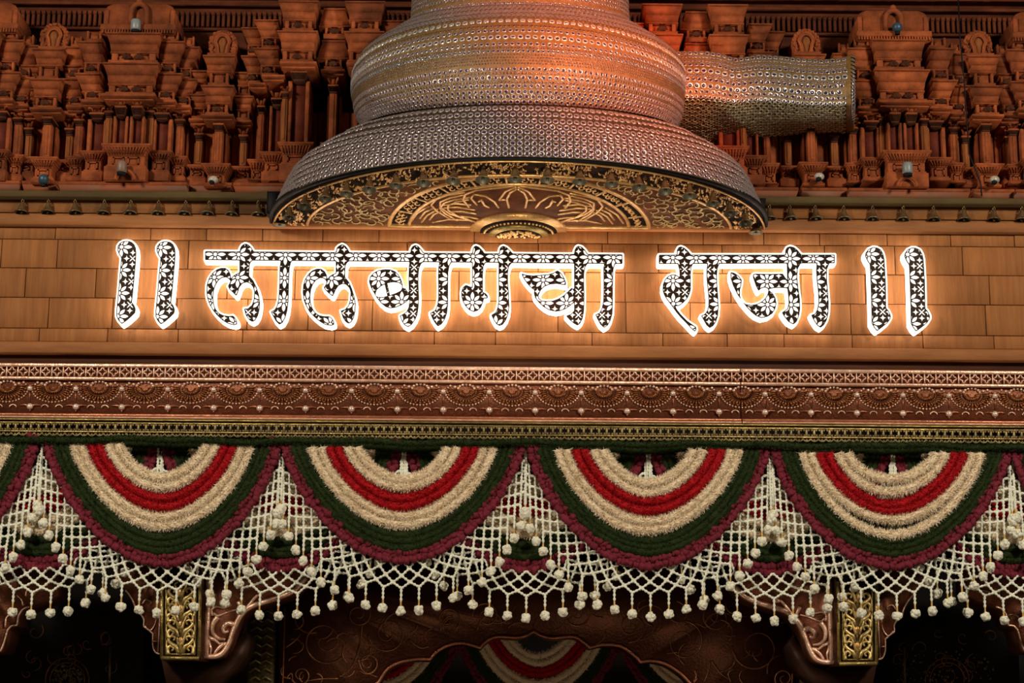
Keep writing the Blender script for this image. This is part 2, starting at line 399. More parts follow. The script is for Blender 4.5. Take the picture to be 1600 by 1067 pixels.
while x < 1680:
    if abs(x - 1158) > 5:
        o = new_obj('lattice_star', sm, fz); o.location = (xc(x, 586, yl), yl, zm)
    x += 17.7
# medallions
ym_ = yb_
pm = K(615, ym_); zbead = zc(613.2, ym_); zlow = zc(641.5, ym_); zcen = zc(611.5, ym_)
def medallion_mesh():
    q = MB(); q.mi = 0
    q.ball((0, 0.004, 0), 3.2*pm, 8, 4, (1, 0.3, 0.75))
    for r0, r1, m_, wd in ((5, 15.5, 15, 0.0062), (16.5, 29, 19, 0.0078)):   # two rows of radiating petals
        for k in range(m_):
            a = PI*0.93 + PI*1.14*(k + 0.5)/m_; c, s_ = math.cos(a), math.sin(a); v = 0.72
            q.tube([(r0*pm*c, -0.003, r0*v*pm*s_), ((r0*0.45+r1*0.55)*pm*c, -0.019, (r0*0.45+r1*0.55)*v*pm*s_), (r1*pm*c, -0.004, r1*v*pm*s_)], [0.003, wd, 0.0025], 4)
    for k in range(13):
        a = PI + PI*(k + 0.5)/13; c, s_ = math.cos(a), math.sin(a)
        q.ball((29*pm*c, -0.005, 19.4*pm*s_), 0.0105, 6, 4, (1, 0.8, 1))
    q.mi = 1
    for k in range(21):                                   # beaded arc
        a = PI + PI*(k)/20; c, s_ = math.cos(a), math.sin(a)
        q.ball((33.2*pm*c, -0.007, 23.2*pm*s_), 0.0082, 5, 4)
    for k in range(7):                                    # crest of rosettes above the boss
        a = PI*(k+0.5)/7
        q.ball((13*pm*math.cos(a), -0.008, 2*pm + 8.2*pm*math.sin(a)), 0.0125, 6, 4)
    for sx in (-1, 1):
        for k, (dx, dz, r) in enumerate([(18, 6, .014), (22, 3, .010), (25, 8, .011), (28.5, 5, .008)]):
            q.ball((sx*dx*pm, -0.004, dz*pm), r, 6, 4)
        pts = [(sx*(11 + 5.5*math.cos(t))*pm, -0.008, (-32 + 4.6*math.sin(t))*pm) for t in np.linspace(0.0, PI, 7)]
        q.tube(pts, 0.0055, 5)
    return q.mesh('medallion', [M['copper_pet'], M['copper_hi']], smooth=True)
mm = medallion_mesh()
def bead_mesh(low):
    q = MB()
    q.mi = 0
    if low:
        q.ball((0, -0.012, 0), 0.0255, 10, 7, (1, 0.9, 0.95)); q.mi = 1
        for sx in (-1, 1):
            pts = [(sx*t*17*pm, -0.008, (2.2*math.sin(t*PI*1.1) + 2.5*t*t)*pm) for t in np.linspace(0.15, 1, 7)]
            q.tube(pts, [0.010, 0.011, 0.010, 0.008, 0.006, 0.005, 0.003], 5)
        q.tube([(0, -0.008, -4*pm), (0, -0.006, -8.5*pm)], [0.010, 0.004], 5)
    else:
        q.ball((0, -0.012, 0), 0.021, 10, 7); q.mi = 1
        q.tube([(0, -0.003, -5*pm), (0, -0.005, -10*pm), (0, -0.003, -22*pm)], [0.003, 0.007, 0.003], 4)
        q.tube([(-5*pm, -0.004, 6*pm), (0, -0.006, 5*pm), (5*pm, -0.004, 6*pm)], 0.006, 5)
    return q.mesh('bead', [M['pearl'], M['copper']], smooth=True)
bu, bl = bead_mesh(False), bead_mesh(True)
x = 47.0 - 71.75*2
while x < 1690:
    o = new_obj('bead', bu, fz); o.location = (xc(x, 613, ym_), ym_, zbead)
    o = new_obj('bead', bl, fz); o.location = (xc(x, 641, ym_), ym_, zlow)
    o = new_obj('medallion', mm, fz); o.location = (xc(x + 35.9, 612, ym_), ym_, zcen)
    x += 71.75
# pierced gilt strip under the frieze
gs = structure('trim_4'); tag(gs, 'pierced gilt strip above the flower garlands')
yg = -0.10
b = MB(); b.box(XL, XR, yg + 0.03, 0.30, zc(700, yg), zc(660, yg)); b.build('backing', M['strip_back'], gs)
for a_, b_, y_, mt in ((659.6, 661.8, yg - 0.03, M['gold']), (663.0, 667.6, yg - 0.005, M['gold']), (678.0, 680.6, yg, M['gold'])):
    q = MB(); q.box(XL, XR, y_, yg + 0.04, zc(b_, y_), zc(a_, y_), 0.003); q.build('gilt_rail', mt, gs)
pg = K(672, yg); q = MB(); q.mi = 0
xx = -60
while xx < 1660:                                         # clover piercings: cross lattice + scallops, 12 px pitch
    x0 = xc(xx, 672, yg)
    zA = zc(672.8, yg); zB = zc(684, yg)
    q.box(x0 - 1.6*pg, x0 + 1.6*pg, yg - 0.004, yg + 0.03, zA - 5.4*pg, zA + 5.4*pg, 0.003)
    for sx, sz in ((-3.4, 4.0), (3.4, 4.0), (-3.4, -4.0), (3.4, -4.0)):
        q.ball((x0 + sx*pg, yg, zA + sz*pg), 2.0*pg, 5, 3)
    q.tube([(x0 + 6*pg*math.cos(t), yg - 0.004, zB + (3.2 - 5.5*math.sin(t))*pg) for t in np.linspace(0.15, PI-0.15, 6)], 1.5*pg, 5)
    q.ball((x0, yg - 0.002, zB - 0.3*pg), 2.2*pg, 6, 4)
    xx += 12.0
q.build('piercing', M['gold_dull'], gs, kind='stuff')

# ================================================================== LIT SIGN
YS = -0.10                                               # front of the letters
def zm_(pts, ox, oy, s): return [(ox + x / s, oy + y / s) for x, y in pts]
A0 = [(130,250),(105,215),(90,170),(94,130),(115,100),(150,80),(190,76),(235,85),(265,110),(282,150),(286,200),(282,300),(272,400),(262,520),(250,640),(240,715),(265,745),(280,785),(275,825),(240,860),(190,905),(135,942),(100,905),(80,860),(80,800),(90,700),(100,600),(110,480),(120,360),(128,290)]
A1 = [(160,255),(135,220),(112,170),(115,135),(145,95),(190,75),(235,78),(275,100),(300,145),(312,200),(318,300),(325,420),(328,560),(330,710),(355,735),(378,785),(378,815),(350,860),(290,910),(235,950),(205,915),(180,870),(178,800),(175,650),(170,500),(165,350)]
s1, s2 = 6.667, 6.881
def sh(p, dx, dy): return [(x + dx, y + dy) for x, y in p]
bars = [zm_(A0, 170, 365, s1), sh(zm_(A0, 170, 365, s1), 61.2, 0.6), zm_(A1, 1335, 375, s1), sh(zm_(A1, 1335, 375, s1), 61.2, 0.6)]
B1, B2, B3, B4, B5 = (310,370,s2), (460,370,s2), (565,370,s2), (700,370,6.883), (800,370,6.883)
word1 = [
 [(320.5,392.5),(972.6,397.6),(972.6,412.4),(320.5,406.3)],
 zm_([(442,260),(445,160),(450,120),(470,90),(505,72),(540,85),(570,115),(592,152),(600,200),(590,252),(565,268),(550,300),(545,420),(590,470),(625,540),(650,620),(662,700),(658,780),(640,850),(610,900),(580,915),(545,895),(510,845),(490,772),(530,772),(575,735),(595,680),(602,600),(590,545),(560,505),(520,488),(475,500),(440,545),(425,600),(408,637),(370,600),(330,560),(318,530),(340,490),(355,452),(368,425),(400,402),(442,385)], *B1),
 zm_([(352,470),(345,400),(325,360),(290,335),(245,335),(200,350),(155,385),(115,440),(92,510),(88,590),(95,660),(120,730),(155,790),(200,845),(260,900),(320,935),(385,950),(418,940),(415,905),(395,870),(375,848),(320,852),(270,845),(220,820),(185,775),(165,720),(160,650),(165,580),(185,520),(215,470),(255,440),(300,435),(330,455),(345,480)], *B1),
 zm_([(890,200),(885,265),(875,320),(872,450),(868,580),(860,680),(845,740),(820,785),(778,805),(800,850),(830,905),(870,945),(905,925),(935,870),(955,800),(968,700),(972,560),(975,420),(980,340),(995,275),(1015,250),(1015,200)], *B1),
 zm_([(445,265),(448,160),(452,125),(475,98),(515,80),(550,98),(575,130),(592,165),(598,215),(590,258),(562,285),(548,320),(545,432),(590,490),(620,560),(645,640),(660,720),(655,800),(640,870),(615,915),(585,935),(550,915),(520,870),(498,795),(545,780),(580,740),(598,680),(605,600),(590,550),(555,515),(520,505),(475,525),(445,570),(428,610),(412,642),(370,610),(330,570),(315,545),(340,510),(355,460),(370,432),(400,408),(445,390)], *B2),
 zm_([(355,475),(348,410),(325,370),(290,345),(245,343),(195,360),(150,400),(115,455),(95,520),(90,600),(100,680),(125,745),(160,805),(210,860),(270,910),(330,945),(395,957),(428,945),(425,910),(405,875),(380,855),(320,855),(270,845),(225,815),(195,770),(175,710),(170,640),(178,570),(200,510),(235,465),(275,443),(310,445),(335,465),(345,490)], *B2),
 zm_([(80,485),(90,430),(125,390),(175,362),(240,350),(310,352),(360,370),(400,410),(430,470),(442,520),(445,555),(470,553),(490,585),(520,615),(520,665),(480,700),(430,735),(370,760),(310,770),(260,755),(210,715),(165,660),(130,600),(100,545)], *B3),
 zm_([(515,270),(525,175),(530,130),(550,100),(580,88),(610,100),(645,140),(675,180),(690,225),(672,265),(640,290),(618,340),(610,430),(612,540),(618,650),(612,760),(600,840),(575,895),(540,945),(500,972),(460,950),(430,905),(410,850),(480,810),(505,760),(515,700),(510,600),(505,500),(505,420),(508,330)], *B3),
 zm_([(840,220),(835,285),(825,330),(822,430),(825,540),(825,650),(815,730),(790,790),(735,820),(760,880),(790,930),(820,965),(860,940),(895,890),(920,820),(930,720),(930,600),(930,480),(932,380),(945,310),(968,272),(968,220)], *B3),
 zm_([(258,285),(262,175),(265,130),(280,105),(300,95),(335,110),(370,145),(392,178),(410,230),(402,282),(380,320),(375,420),(375,596),(402,606),(425,630),(432,655),(420,662),(388,662),(375,712),(355,760),(320,795),(275,808),(230,790),(190,750),(160,700),(145,650),(142,600),(155,550),(190,518),(225,530),(258,545)], *B4),
 zm_([(545,285),(550,180),(555,130),(570,108),(595,97),(635,115),(675,155),(702,187),(710,235),(685,282),(655,320),(645,380),(645,480),(655,620),(660,750),(650,830),(625,895),(590,945),(555,960),(520,940),(490,895),(465,840),(510,815),(530,770),(543,700),(545,600),(543,450)], *B4),
 zm_([(98,393),(150,410),(230,418),(310,410),(390,405),(440,390),(490,362),(530,390),(560,440),(580,490),(580,522),(540,515),(480,505),(410,512),(350,535),(310,575),(285,630),(290,660),(320,687),(370,692),(430,690),(490,670),(550,635),(600,590),(640,548),(672,570),(672,700),(630,740),(580,775),(520,798),(470,805),(400,790),(340,755),(290,710),(250,660),(235,610),(240,575),(200,545),(160,500),(125,450)], *B5),
 zm_([(668,290),(668,190),(672,145),(690,110),(712,97),(750,108),(785,140),(817,188),(825,240),(812,288),(786,330),(775,400),(775,500),(778,650),(775,800),(760,880),(735,930),(705,955),(660,930),(610,885),(580,850),(632,832),(668,795)], *B5),
 zm_([(992,240),(990,300),(982,340),(985,450),(985,600),(980,700),(965,770),(940,820),(895,835),(920,890),(950,945),(990,980),(1030,955),(1060,900),(1080,830),(1085,720),(1085,560),(1087,420),(1092,340),(1110,293),(1112,240)], *B5),
]
hole1 = [zm_([(150,610),(165,570),(210,530),(270,500),(340,488),(400,495),(432,520),(436,550),(420,580),(370,605),(300,630),(230,648),(180,648),(155,635)], *B3)]
slash1 = zm_([(244,498),(276,494),(306,632),(278,640)], *B3)
C1, C2 = (1020,375,6.886), (1130,375,6.886)
word2 = [
 [(1029.4,398.2),(1304.3,397.9),(1304.3,411.3),(1029.4,412.5)],
 zm_([(270,265),(258,160),(258,110),(275,80),(300,70),(340,85),(380,120),(414,162),(440,210),(430,262),(412,300),(408,400),(410,520),(400,570),(375,625),(330,675),(285,708),(240,712),(262,752),(310,810),(370,870),(420,905),(465,935),(470,965),(450,988),(410,950),(360,895),(300,835),(250,775),(215,725),(190,690),(150,640),(120,590),(105,540),(108,480),(130,425),(170,385),(215,368),(250,375),(290,402),(285,320)], *C1),
 zm_([(592,220),(585,265),(578,330),(580,430),(590,520),(600,620),(600,700),(585,760),(560,795),(518,815),(545,860),(575,915),(612,948),(650,925),(680,880),(700,820),(708,720),(702,600),(692,480),(690,380),(695,310),(715,262),(715,220)], *C1),
 zm_([(78,345),(120,355),(165,385),(200,430),(195,480),(180,540),(180,600),(200,650),(240,690),(300,700),(360,690),(410,665),(450,630),(475,590),(485,550),(480,522),(450,510),(410,520),(380,550),(350,490),(320,400),(320,370),(345,362),(480,367),(640,362),(665,400),(695,450),(700,520),(640,515),(560,515),(500,525),(490,540),(530,570),(560,620),(572,680),(560,740),(530,790),(480,825),(410,840),(350,815),(300,775),(250,720),(200,660),(150,580),(105,490),(80,410)], *C2),
 zm_([(685,260),(668,155),(668,110),(685,80),(720,68),(765,80),(805,115),(842,160),(850,210),(832,257),(802,310),(795,400),(808,520),(825,640),(828,740),(815,820),(790,880),(755,910),(700,880),(660,830),(630,780),(690,740),(705,680),(700,600),(690,520),(688,400)], *C2),
 zm_([(1008,210),(1005,260),(1000,330),(1008,450),(1022,560),(1025,680),(1010,750),(985,795),(945,805),(970,860),(1010,920),(1048,945),(1085,915),(1115,860),(1132,780),(1135,680),(1125,540),(1115,420),(1115,320),(1140,256),(1140,210)], *C2),
]
def sdf_poly(poly, X, Y):
    p = np.array(poly); q = np.roll(p, -1, 0); d2 = np.full(X.shape, 1e9); ins = np.zeros(X.shape, bool)
    for (ax, ay), (bx, by) in zip(p, q):
        ex, ey = bx-ax, by-ay; wx, wy = X-ax, Y-ay
        t = np.clip((wx*ex+wy*ey)/(ex*ex+ey*ey+1e-12), 0, 1)
        d2 = np.minimum(d2, (wx-ex*t)**2+(wy-ey*t)**2)
        if ay != by:
            c = ((ay > Y) != (by > Y)) & (X < (bx-ax)*(Y-ay)/(by-ay)+ax); ins ^= c
    d = np.sqrt(d2); return np.where(ins, -d, d)
def contours(D, xs, ys, lv):
    """marching squares: closed loops of (x,y)"""
    D = D - lv; D = np.where(np.abs(D) < 1e-9, 1e-9, D); S = D < 0
    H, Wd = D.shape; nxt = {}
    code = S[:-1,:-1]*1 + S[:-1,1:]*2 + S[1:,1:]*4 + S[1:,:-1]*8
    tab = {1:[(3,0)],2:[(0,1)],3:[(3,1)],4:[(1,2)],5:[(3,0),(1,2)],6:[(0,2)],7:[(3,2)],8:[(2,3)],9:[(2,0)],10:[(0,1),(2,3)],11:[(2,1)],12:[(1,3)],13:[(1,0)],14:[(0,3)]}
    def key(i, j, e): return ('h', i, j) if e == 0 else ('v', i, j+1) if e == 1 else ('h', i+1, j) if e == 2 else ('v', i, j)
    ii, jj = np.where((code > 0) & (code < 15))
    for i, j in zip(ii.tolist(), jj.tolist()):
        for a, b2 in tab[int(code[i, j])]: nxt[key(i, j, a)] = key(i, j, b2)
    def pt(k):
        t, i, j = k
        if t == 'h': a, b2 = D[i, j], D[i, j+1]; f = a/(a-b2); return (xs[j]+(xs[j+1]-xs[j])*f, ys[i])
        a, b2 = D[i, j], D[i+1, j]; f = a/(a-b2); return (xs[j], ys[i]+(ys[i+1]-ys[i])*f)
    loops = []
    while nxt:
        k0, k = next(iter(nxt.items())); del nxt[k0]; lp = [k0]
        while k != k0 and k in nxt: lp.append(k); k = nxt.pop(k)
        if len(lp) > 6: loops.append([pt(q) for q in lp])
    return loops
def rdp(pts, eps):
    pts = np.array(pts); keep = np.zeros(len(pts), bool); far = int(np.argmax(((pts-pts[0])**2).sum(1)))
    st = [(0, far), (far, len(pts))]; keep[0] = keep[far] = True; ext = np.vstack([pts, pts[:1]])
    while st:
        a, b2 = st.pop()
        if b2 - a < 2: continue
        A, B = ext[a], ext[b2]; d = B-A; L = math.hypot(*d) + 1e-12
        seg = ext[a+1:b2]; dist = np.abs((seg[:,0]-A[0])*d[1]-(seg[:,1]-A[1])*d[0])/L; k = int(np.argmax(dist))
        if dist[k] > eps: keep[a+1+k] = True; st += [(a, a+1+k), (a+1+k, b2)]
    return pts[keep]
def plate(name, loops, y0, y1, mt, parent):
    """filled outline (with holes) between y0 (front) and y1, as a mesh"""
    cu = bpy.data.curves.new(name, 'CURVE'); cu.dimensions = '2D'; cu.fill_mode = 'BOTH'; cu.extrude = abs(y1-y0)/2
    for lp in loops:
        sp = cu.splines.new('POLY'); sp.points.add(len(lp)-1); sp.use_cyclic_u = True
        co = []
        for x, y in lp:
            w = P(x, y, YS); co += [w.x, w.z, 0, 1]
        sp.points.foreach_set('co', co)
    tmp = bpy.data.objects.new('tmp', cu); COL.objects.link(tmp)
    bpy.context.view_layer.update()
    me = bpy.data.meshes.new_from_object(tmp.evaluated_get(bpy.context.evaluated_depsgraph_get()))
    bpy.data.objects.remove(tmp); bpy.data.curves.remove(cu)
    org = origin_of(parent)
    me.transform(Matrix.Translation((-org.x, (y0+y1)/2 - org.y, -org.z)) @ Matrix.Rotation(PI/2, 4, 'X'))
    me.name = name; me.materials.clear(); me.materials.append(mt)
    return new_obj(name, me, parent)
def sign(name, polys, label, cat, lat, holes=(), slash=None, group=None):
    al = np.concatenate([np.array(p) for p in polys]); x0, y0 = al.min(0)-9; x1, y1 = al.max(0)+9; st = 0.5
    xs = np.arange(x0, x1, st); ys = np.arange(y0, y1, st); X, Y = np.meshgrid(xs, ys); D = np.full(X.shape, 1e9)
    for p in polys:
        pa = np.array(p); lo = pa.min(0)-10; hi = pa.max(0)+10
        ix = (xs >= lo[0]) & (xs <= hi[0]); iy = (ys >= lo[1]) & (ys <= hi[1])
        sub = np.ix_(iy, ix); D[sub] = np.minimum(D[sub], sdf_poly(p, X[sub], Y[sub]))
    D = np.minimum(D, 20)
    for _ in range(5):
        D[1:-1] = (D[:-2]+2*D[1:-1]+D[2:])/4; D[:,1:-1] = (D[:,:-2]+2*D[:,1:-1]+D[:,2:])/4
    out = [rdp(l, 0.08) for l in contours(D, xs, ys, 2.7)]
    Df = D.copy()
    for h in holes: Df = np.maximum(Df, -sdf_poly(h, X, Y))
    if slash: Df = np.minimum(Df, sdf_poly(slash, X, Y))
    fc = [rdp(l, 0.06) for l in contours(Df, xs, ys, -1.25)]
    rim = fc + [rdp(l, 0.06) for l in contours(Df, xs, ys, 0.0)]
    c = al.mean(0); w = P(c[0], al[:,1].max(), 0)
    o = thing(name, (w.x, 0, w.z), label, cat, group)
    cs = plate('letter_case', out, YS, -0.002, M['sign'], o); cs.data.materials.append(M['sign_side'])
    for f in cs.data.polygons:
        if abs(f.normal.y) < 0.5: f.material_index = 1
    fm = sign_face(name + '_print', P(lat[0], lat[1], YS).x - w.x, P(lat[0], lat[1], YS).z - w.z, 36.6*K(400, YS), 38.3*K(400, YS)/1.03)
    plate('printed_face', fc, YS - 0.003, YS, fm, o)
    plate('face_outline', rim, YS - 0.004, YS, M['black'], o)
    return o
sign('sign_bar', [bars[0]], 'lit white flower-printed upright bar, outermost left on the brick band', 'sign', (190, 386))
sign('sign_bar', [bars[1]], 'lit white flower-printed upright bar just left of the long word', 'sign', (251.3, 386.6))
sign('sign_word', word1, 'long lit Devanagari word with flower-printed faces, left of the short word', 'sign', (336.4, 397.4), hole1, slash1)
sign('sign_word', word2, 'short lit Devanagari word with flower-printed faces, right of the long word', 'sign', (1051.2, 402.7))
sign('sign_bar', [bars[2]], 'lit white flower-printed upright bar just right of the short word', 'sign', (1357.5, 397))
sign('sign_bar', [bars[3]], 'lit white flower-printed upright bar, outermost right on the brick band', 'sign', (1418, 397.6))
# ================================================================== JEWELLED VESSEL (half round, projecting from the front)
CX = 811.0
def surf(rings, n=40):
    """rings (half width px, row at the wall, row at the front) -> sampled (front row, half width m, depth m, z)"""
    out = []
    for a, yw, yf, d in rings:
        out.append((yf, a*K(yw), d, P(CX, yw, 0).z, P(CX, yf, -d).z))
    R = np.array(out); t = np.arange(len(R)); tt = np.linspace(0, len(R)-1, n)
    def cr(v):
        e = np.concatenate([[2*v[0]-v[1]], v, [2*v[-1]-v[-2]]]); i = np.minimum(tt.astype(int), len(v)-2); f = tt-i
        p0, p1, p2, p3 = e[i], e[i+1], e[i+2], e[i+3]
        return 0.5*(2*p1+(p2-p0)*f+(2*p0-5*p1+4*p2-p3)*f*f+(3*p1-p0-3*p2+p3)*f**3)
    return np.stack([cr(R[:, k]) for k in range(5)], 1)
XC0 = P(CX, 250, 0).x
SK = surf([(250,213,164,1.60),(280,229,170,1.62),(310,248,178,1.64),(345,276,192,1.67),(360,299,208,1.70),(371,324,226,1.725),(383,351,245,1.74)], 30)
BD = surf([(243,205,163,1.55),(251,192,135,1.62),(257,175,106,1.64),(260,160,80,1.62),(261,146,58,1.57),(260,130,33,1.47),(254,112,24.5,1.30),(238,92,18.5,1.10),(212,70,13,0.93),(188,50,8,0.82),(172,36,4,0.77),(168,0,-32,0.76),(168,-70,-102,0.76)], 70)
def at(S, yf, th):
    o = np.argsort(S[:, 0]); f = S[o]
    a = np.interp(yf, f[:, 0], f[:, 1]); d = np.interp(yf, f[:, 0], f[:, 2]); z0 = np.interp(yf, f[:, 0], f[:, 3]); z1 = np.interp(yf, f[:, 0], f[:, 4]); s = math.sin(th)
    return np.array([XC0 + a*math.cos(th), -d*s, z0*(1-s)+z1*s])
vs_ = thing('jewelled_vessel', P(CX, 352, 0), 'huge crystal-studded round vessel with a side spout above the lit sign', 'vessel')
def shell(name, S, mt):
    seg = 56; V = []; 
    for yf, a, d, z, zf in S:
        for k in range(seg+1):
            th = PI*k/seg; s = math.sin(th); V.append((XC0 + a*math.cos(th), -d*s, z*(1-s)+zf*s))
        V.append((XC0 - a, 0.02, z)); V.append((XC0 + a, 0.02, z))
    w = seg+3; Fq = [(i*w+k, i*w+k+1, (i+1)*w+k+1, (i+1)*w+k) for i in range(len(S)-1) for k in range(seg+1)]
    Fq += [(i*w+seg+2, i*w, (i+1)*w, (i+1)*w+seg+2) for i in range(len(S)-1)]
    return np_obj(name, V, Fq, mt, vs_, smooth=True)
shell('flared_skirt', SK, M['fabric_dk']); shell('bulb', BD, M['fabric'])
# the stud: a crystal ring round a violet gem, axis +z
def stud_arrays(gem=True):
    seg = 8; prof = [(1.0, 0.0), (0.82, 0.42), (0.58, 0.08)]
    V = [(r*math.cos(2*PI*k/seg), r*math.sin(2*PI*k/seg), z) for r, z in prof for k in range(seg)]
    Fq = [(i*seg+k, i*seg+(k+1) % seg, (i+1)*seg+(k+1) % seg, (i+1)*seg+k) for i in range(2) for k in range(seg)]
    m = [0]*len(Fq)
    if gem:
        V.append((0, 0, 0.28)); c = len(V)-1
        for k in range(0, seg, 2): Fq.append((2*seg+k, 2*seg+(k+1) % seg, 2*seg+(k+2) % seg, c)); m.append(1)
    return np.array(V), np.array(Fq, int), np.array(m)
SV, SF, SM = stud_arrays()
studs = {'ring': [], 'ring_lit': [], 'scale': [], 'ring_dull': [], 'ring_blue': []}
def frame(p, tx, n):
    n = n/np.linalg.norm(n); tx = tx - n*np.dot(tx, n); tx /= np.linalg.norm(tx); ty = np.cross(n, tx)
    return p, tx, ty, n
def row(S, yf, r, mtl='ring', gap=2.12, phase=0.0, half=0.0):
    m = K(200)*r; ths = np.linspace(0.0, PI, 400); pts = np.array([at(S, yf, t) for t in ths])
    L = np.concatenate([[0], np.cumsum(np.linalg.norm(np.diff(pts, axis=0), axis=1))]); n = int(L[-1]/(gap*m))
    for k in range(n):
        s = (k + 0.5 + phase)*L[-1]/n
        if s > L[-1]: continue
        th = np.interp(s, L, ths); p = at(S, yf, th)
        tx = at(S, yf, th+0.01) - at(S, yf, th-0.01); ty = at(S, yf-0.8, th) - at(S, yf+0.8, th)
        nn = np.cross(ty, tx); nn /= np.linalg.norm(nn)
        if np.dot(nn, np.array([p[0]-XC0, p[1]-0.05, 0])) < 0: nn = -nn
        p_, x_, y_, n_ = frame(p, tx, nn)
        jit = rng.normal(0, 0.09, 2); n_ = n_ + x_*jit[0] + y_*jit[1]; _, x_, y_, n_ = frame(p, x_, n_)
        vis = np.dot(n_, (np.array(CAM)-p)/np.linalg.norm(np.array(CAM)-p))
        studs[mtl].append((p, x_*m, y_*m, n_*m, vis*r))
for i, yf in enumerate((169.3,178.6,188.6,197.4,206.2,215,223.8,232.4,240.0)):
    row(SK, yf, 4.75, phase=0.5*(i % 2), gap=2.08)
for yf, r, mt in tuple((v, 3.2, 'ring') for v in range(-96, 2, 7)) + tuple((4.5+1.25*v, 3.3, 'ring_dull' if v % 5 == 3 else 'ring') for v in range(19)) + ((32.5,4.9,'ring_lit'),(40.5,3.0,'ring_dull'),(47.5,4.2,'ring'),(57.8,4.9,'ring_lit'),(68.5,4.1,'ring'),(74.5,2.4,'ring_dull'),(79.5,3.3,'ring_blue'),
                  (85,2.0,'ring_dull'),(89.5,2.0,'ring_dull'),(94,2.0,'ring_dull'),(98.5,2.0,'ring_dull'),(107.5,4.0,'ring'),(114,2.4,'ring_dull'),(121,4.4,'ring'),(128,2.4,'ring_dull'),(134,4.0,'ring'),(143.5,4.1,'ring'),(151,4.2,'ring'),(159,4.2,'ring')):
    row(BD, yf, r*0.93, mt, phase=0.5*random.random(), gap=2.3)
# spout on the right side
ST = [(1028,78,152,232),(1060,80,152.5,230),(1100,79.5,153,231),(1125,83,155.5,223),(1148,91,160,217),(1165,89,158,214.5),(1185,86,156.5,213.5),(1215,87,158.5,211),(1250,91,162.5,208),(1285,93,164,206.5),(1310,91,163.5,206),(1324,88.5,163,206)]
def spout_at(x):
    c = np.array(ST); return [np.interp(x, c[:, 0], c[:, i]) for i in (1, 2, 3)]
def spt(x, t):
    """t 0..1 the front face from top to the edge, 1..2 the underside back to the wall, below 0 the top face"""
    yt, ye, yb = spout_at(x); f = 0.86 + 0.14*min(1, max(0, (1325-x)/300))
    if t < 0: w = P(x, yt, -0.26*f); return np.array([w.x, w.y*(1+t)+0.3*(-t), w.z])
    if t <= 1: return np.array(P(x, yt+(ye-yt)*t, -(0.26+0.19*math.sin(min(1, t*1.15)*PI*0.62))*f))
    s = t-1; d0 = -(0.26+0.19*math.sin(min(1, 1.15)*PI*0.62))*f
    return np.array(P(x, ye+(yb-ye)*s, d0*(1-s)+0.12*s - 0.05*math.sin(s*PI)))
txs = np.linspace(1028, 1324, 50); tts = [-1, -0.5, -0.15] + list(np.linspace(0, 1, 15)) + list(np.linspace(1.05, 2, 14))
V = [spt(x, t) for x in txs for t in tts]; w_ = len(tts)
Fq = [(i*w_+k, i*w_+k+1, (i+1)*w_+k+1, (i+1)*w_+k) for i in range(len(txs)-1) for k in range(w_-1)]
mi = [1 if k >= 17 else 0 for i in range(len(txs)-1) for k in range(w_-1)]  # underside takes the darker cloth, its shade put into the colour
np_obj('spout', V, Fq, [M['fabric'], M['fabric_dk']], vs_, smooth=True, midx=mi)
capV = []
for x, gr in ((1322, 1.0), (1326, 1.06), (1333, 1.06), (1335, 1.0)):
    ctr = np.mean([spt(1322, t) for t in tts[2:]], 0)
    for t in tts: 
        p = ctr + (spt(1322, t)-ctr)*gr; p[0] += (x-1322)*K(150); capV.append(p)
capF = [(i*w_+k, i*w_+(k+1) % w_, (i+1)*w_+(k+1) % w_, (i+1)*w_+k) for i in range(3) for k in range(w_)] + [tuple(range(3*w_, 4*w_))]
np_obj('spout_rim', capV, capF, M['fabric'], vs_)
def spout_row(t, r, mtl, gap=2.12, x0=1030, x1=1321, ph=0.0):
    m = K(150)*r; xs = np.arange(x0 + ph*r*2, x1, gap*r)
    for x in xs:
        p = spt(x, t); tx = spt(x+1, t)-spt(x-1, t); ty = spt(x, t-0.02)-spt(x, t+0.02)
        nn = np.cross(ty, tx); nn /= np.linalg.norm(nn)
        if np.dot(nn, np.array(CAM)-p) < 0: nn = -nn
        p, x_, y_, n_ = frame(p, tx, nn); jit = rng.normal(0, 0.12, 2); n_ = n_ + x_*jit[0] + y_*jit[1]; _, x_, y_, n_ = frame(p, x_, n_)
        vis = np.dot(n_, (np.array(CAM)-p)/np.linalg.norm(np.array(CAM)-p)); studs[mtl].append((p, x_*m, y_*m, n_*m, vis*r))
for t, r, mt in ((-0.06,4,'ring'),(0.05,4.2,'ring'),(0.125,2.6,'ring'),(0.21,2.6,'ring'),(0.29,4.4,'ring'),(0.42,5.2,'ring_lit'),(0.51,2.4,'ring'),(0.60,4.2,'ring'),(0.74,5.0,'ring_lit'),(0.87,4.2,'ring'),(0.975,3.4,'ring_lit')):
    spout_row(t, r, mt, ph=random.random())
for i, t in enumerate(np.linspace(1.07, 1.97, 13)): spout_row(t, 4.3, 'scale', gap=2.0, ph=0.5*(i % 2))
for k in range(22):                                       # studs round the rim of the spout
    t = tts[4 + k] if 4+k < len(tts) else 1.9
    p = capV[2*w_ + min(w_-1, 4+k)] + np.array([0, 0, 0]); ctr = np.mean([spt(1322, q) for q in tts[2:]], 0)
    nn = p-ctr; nn[0] = 0.12; p_, x_, y_, n_ = frame(p, np.array([1.0, 0, 0]), nn); m = K(150)*4.0
    studs['ring'].append((p, x_*m, y_*m, n_*m, 2.0))
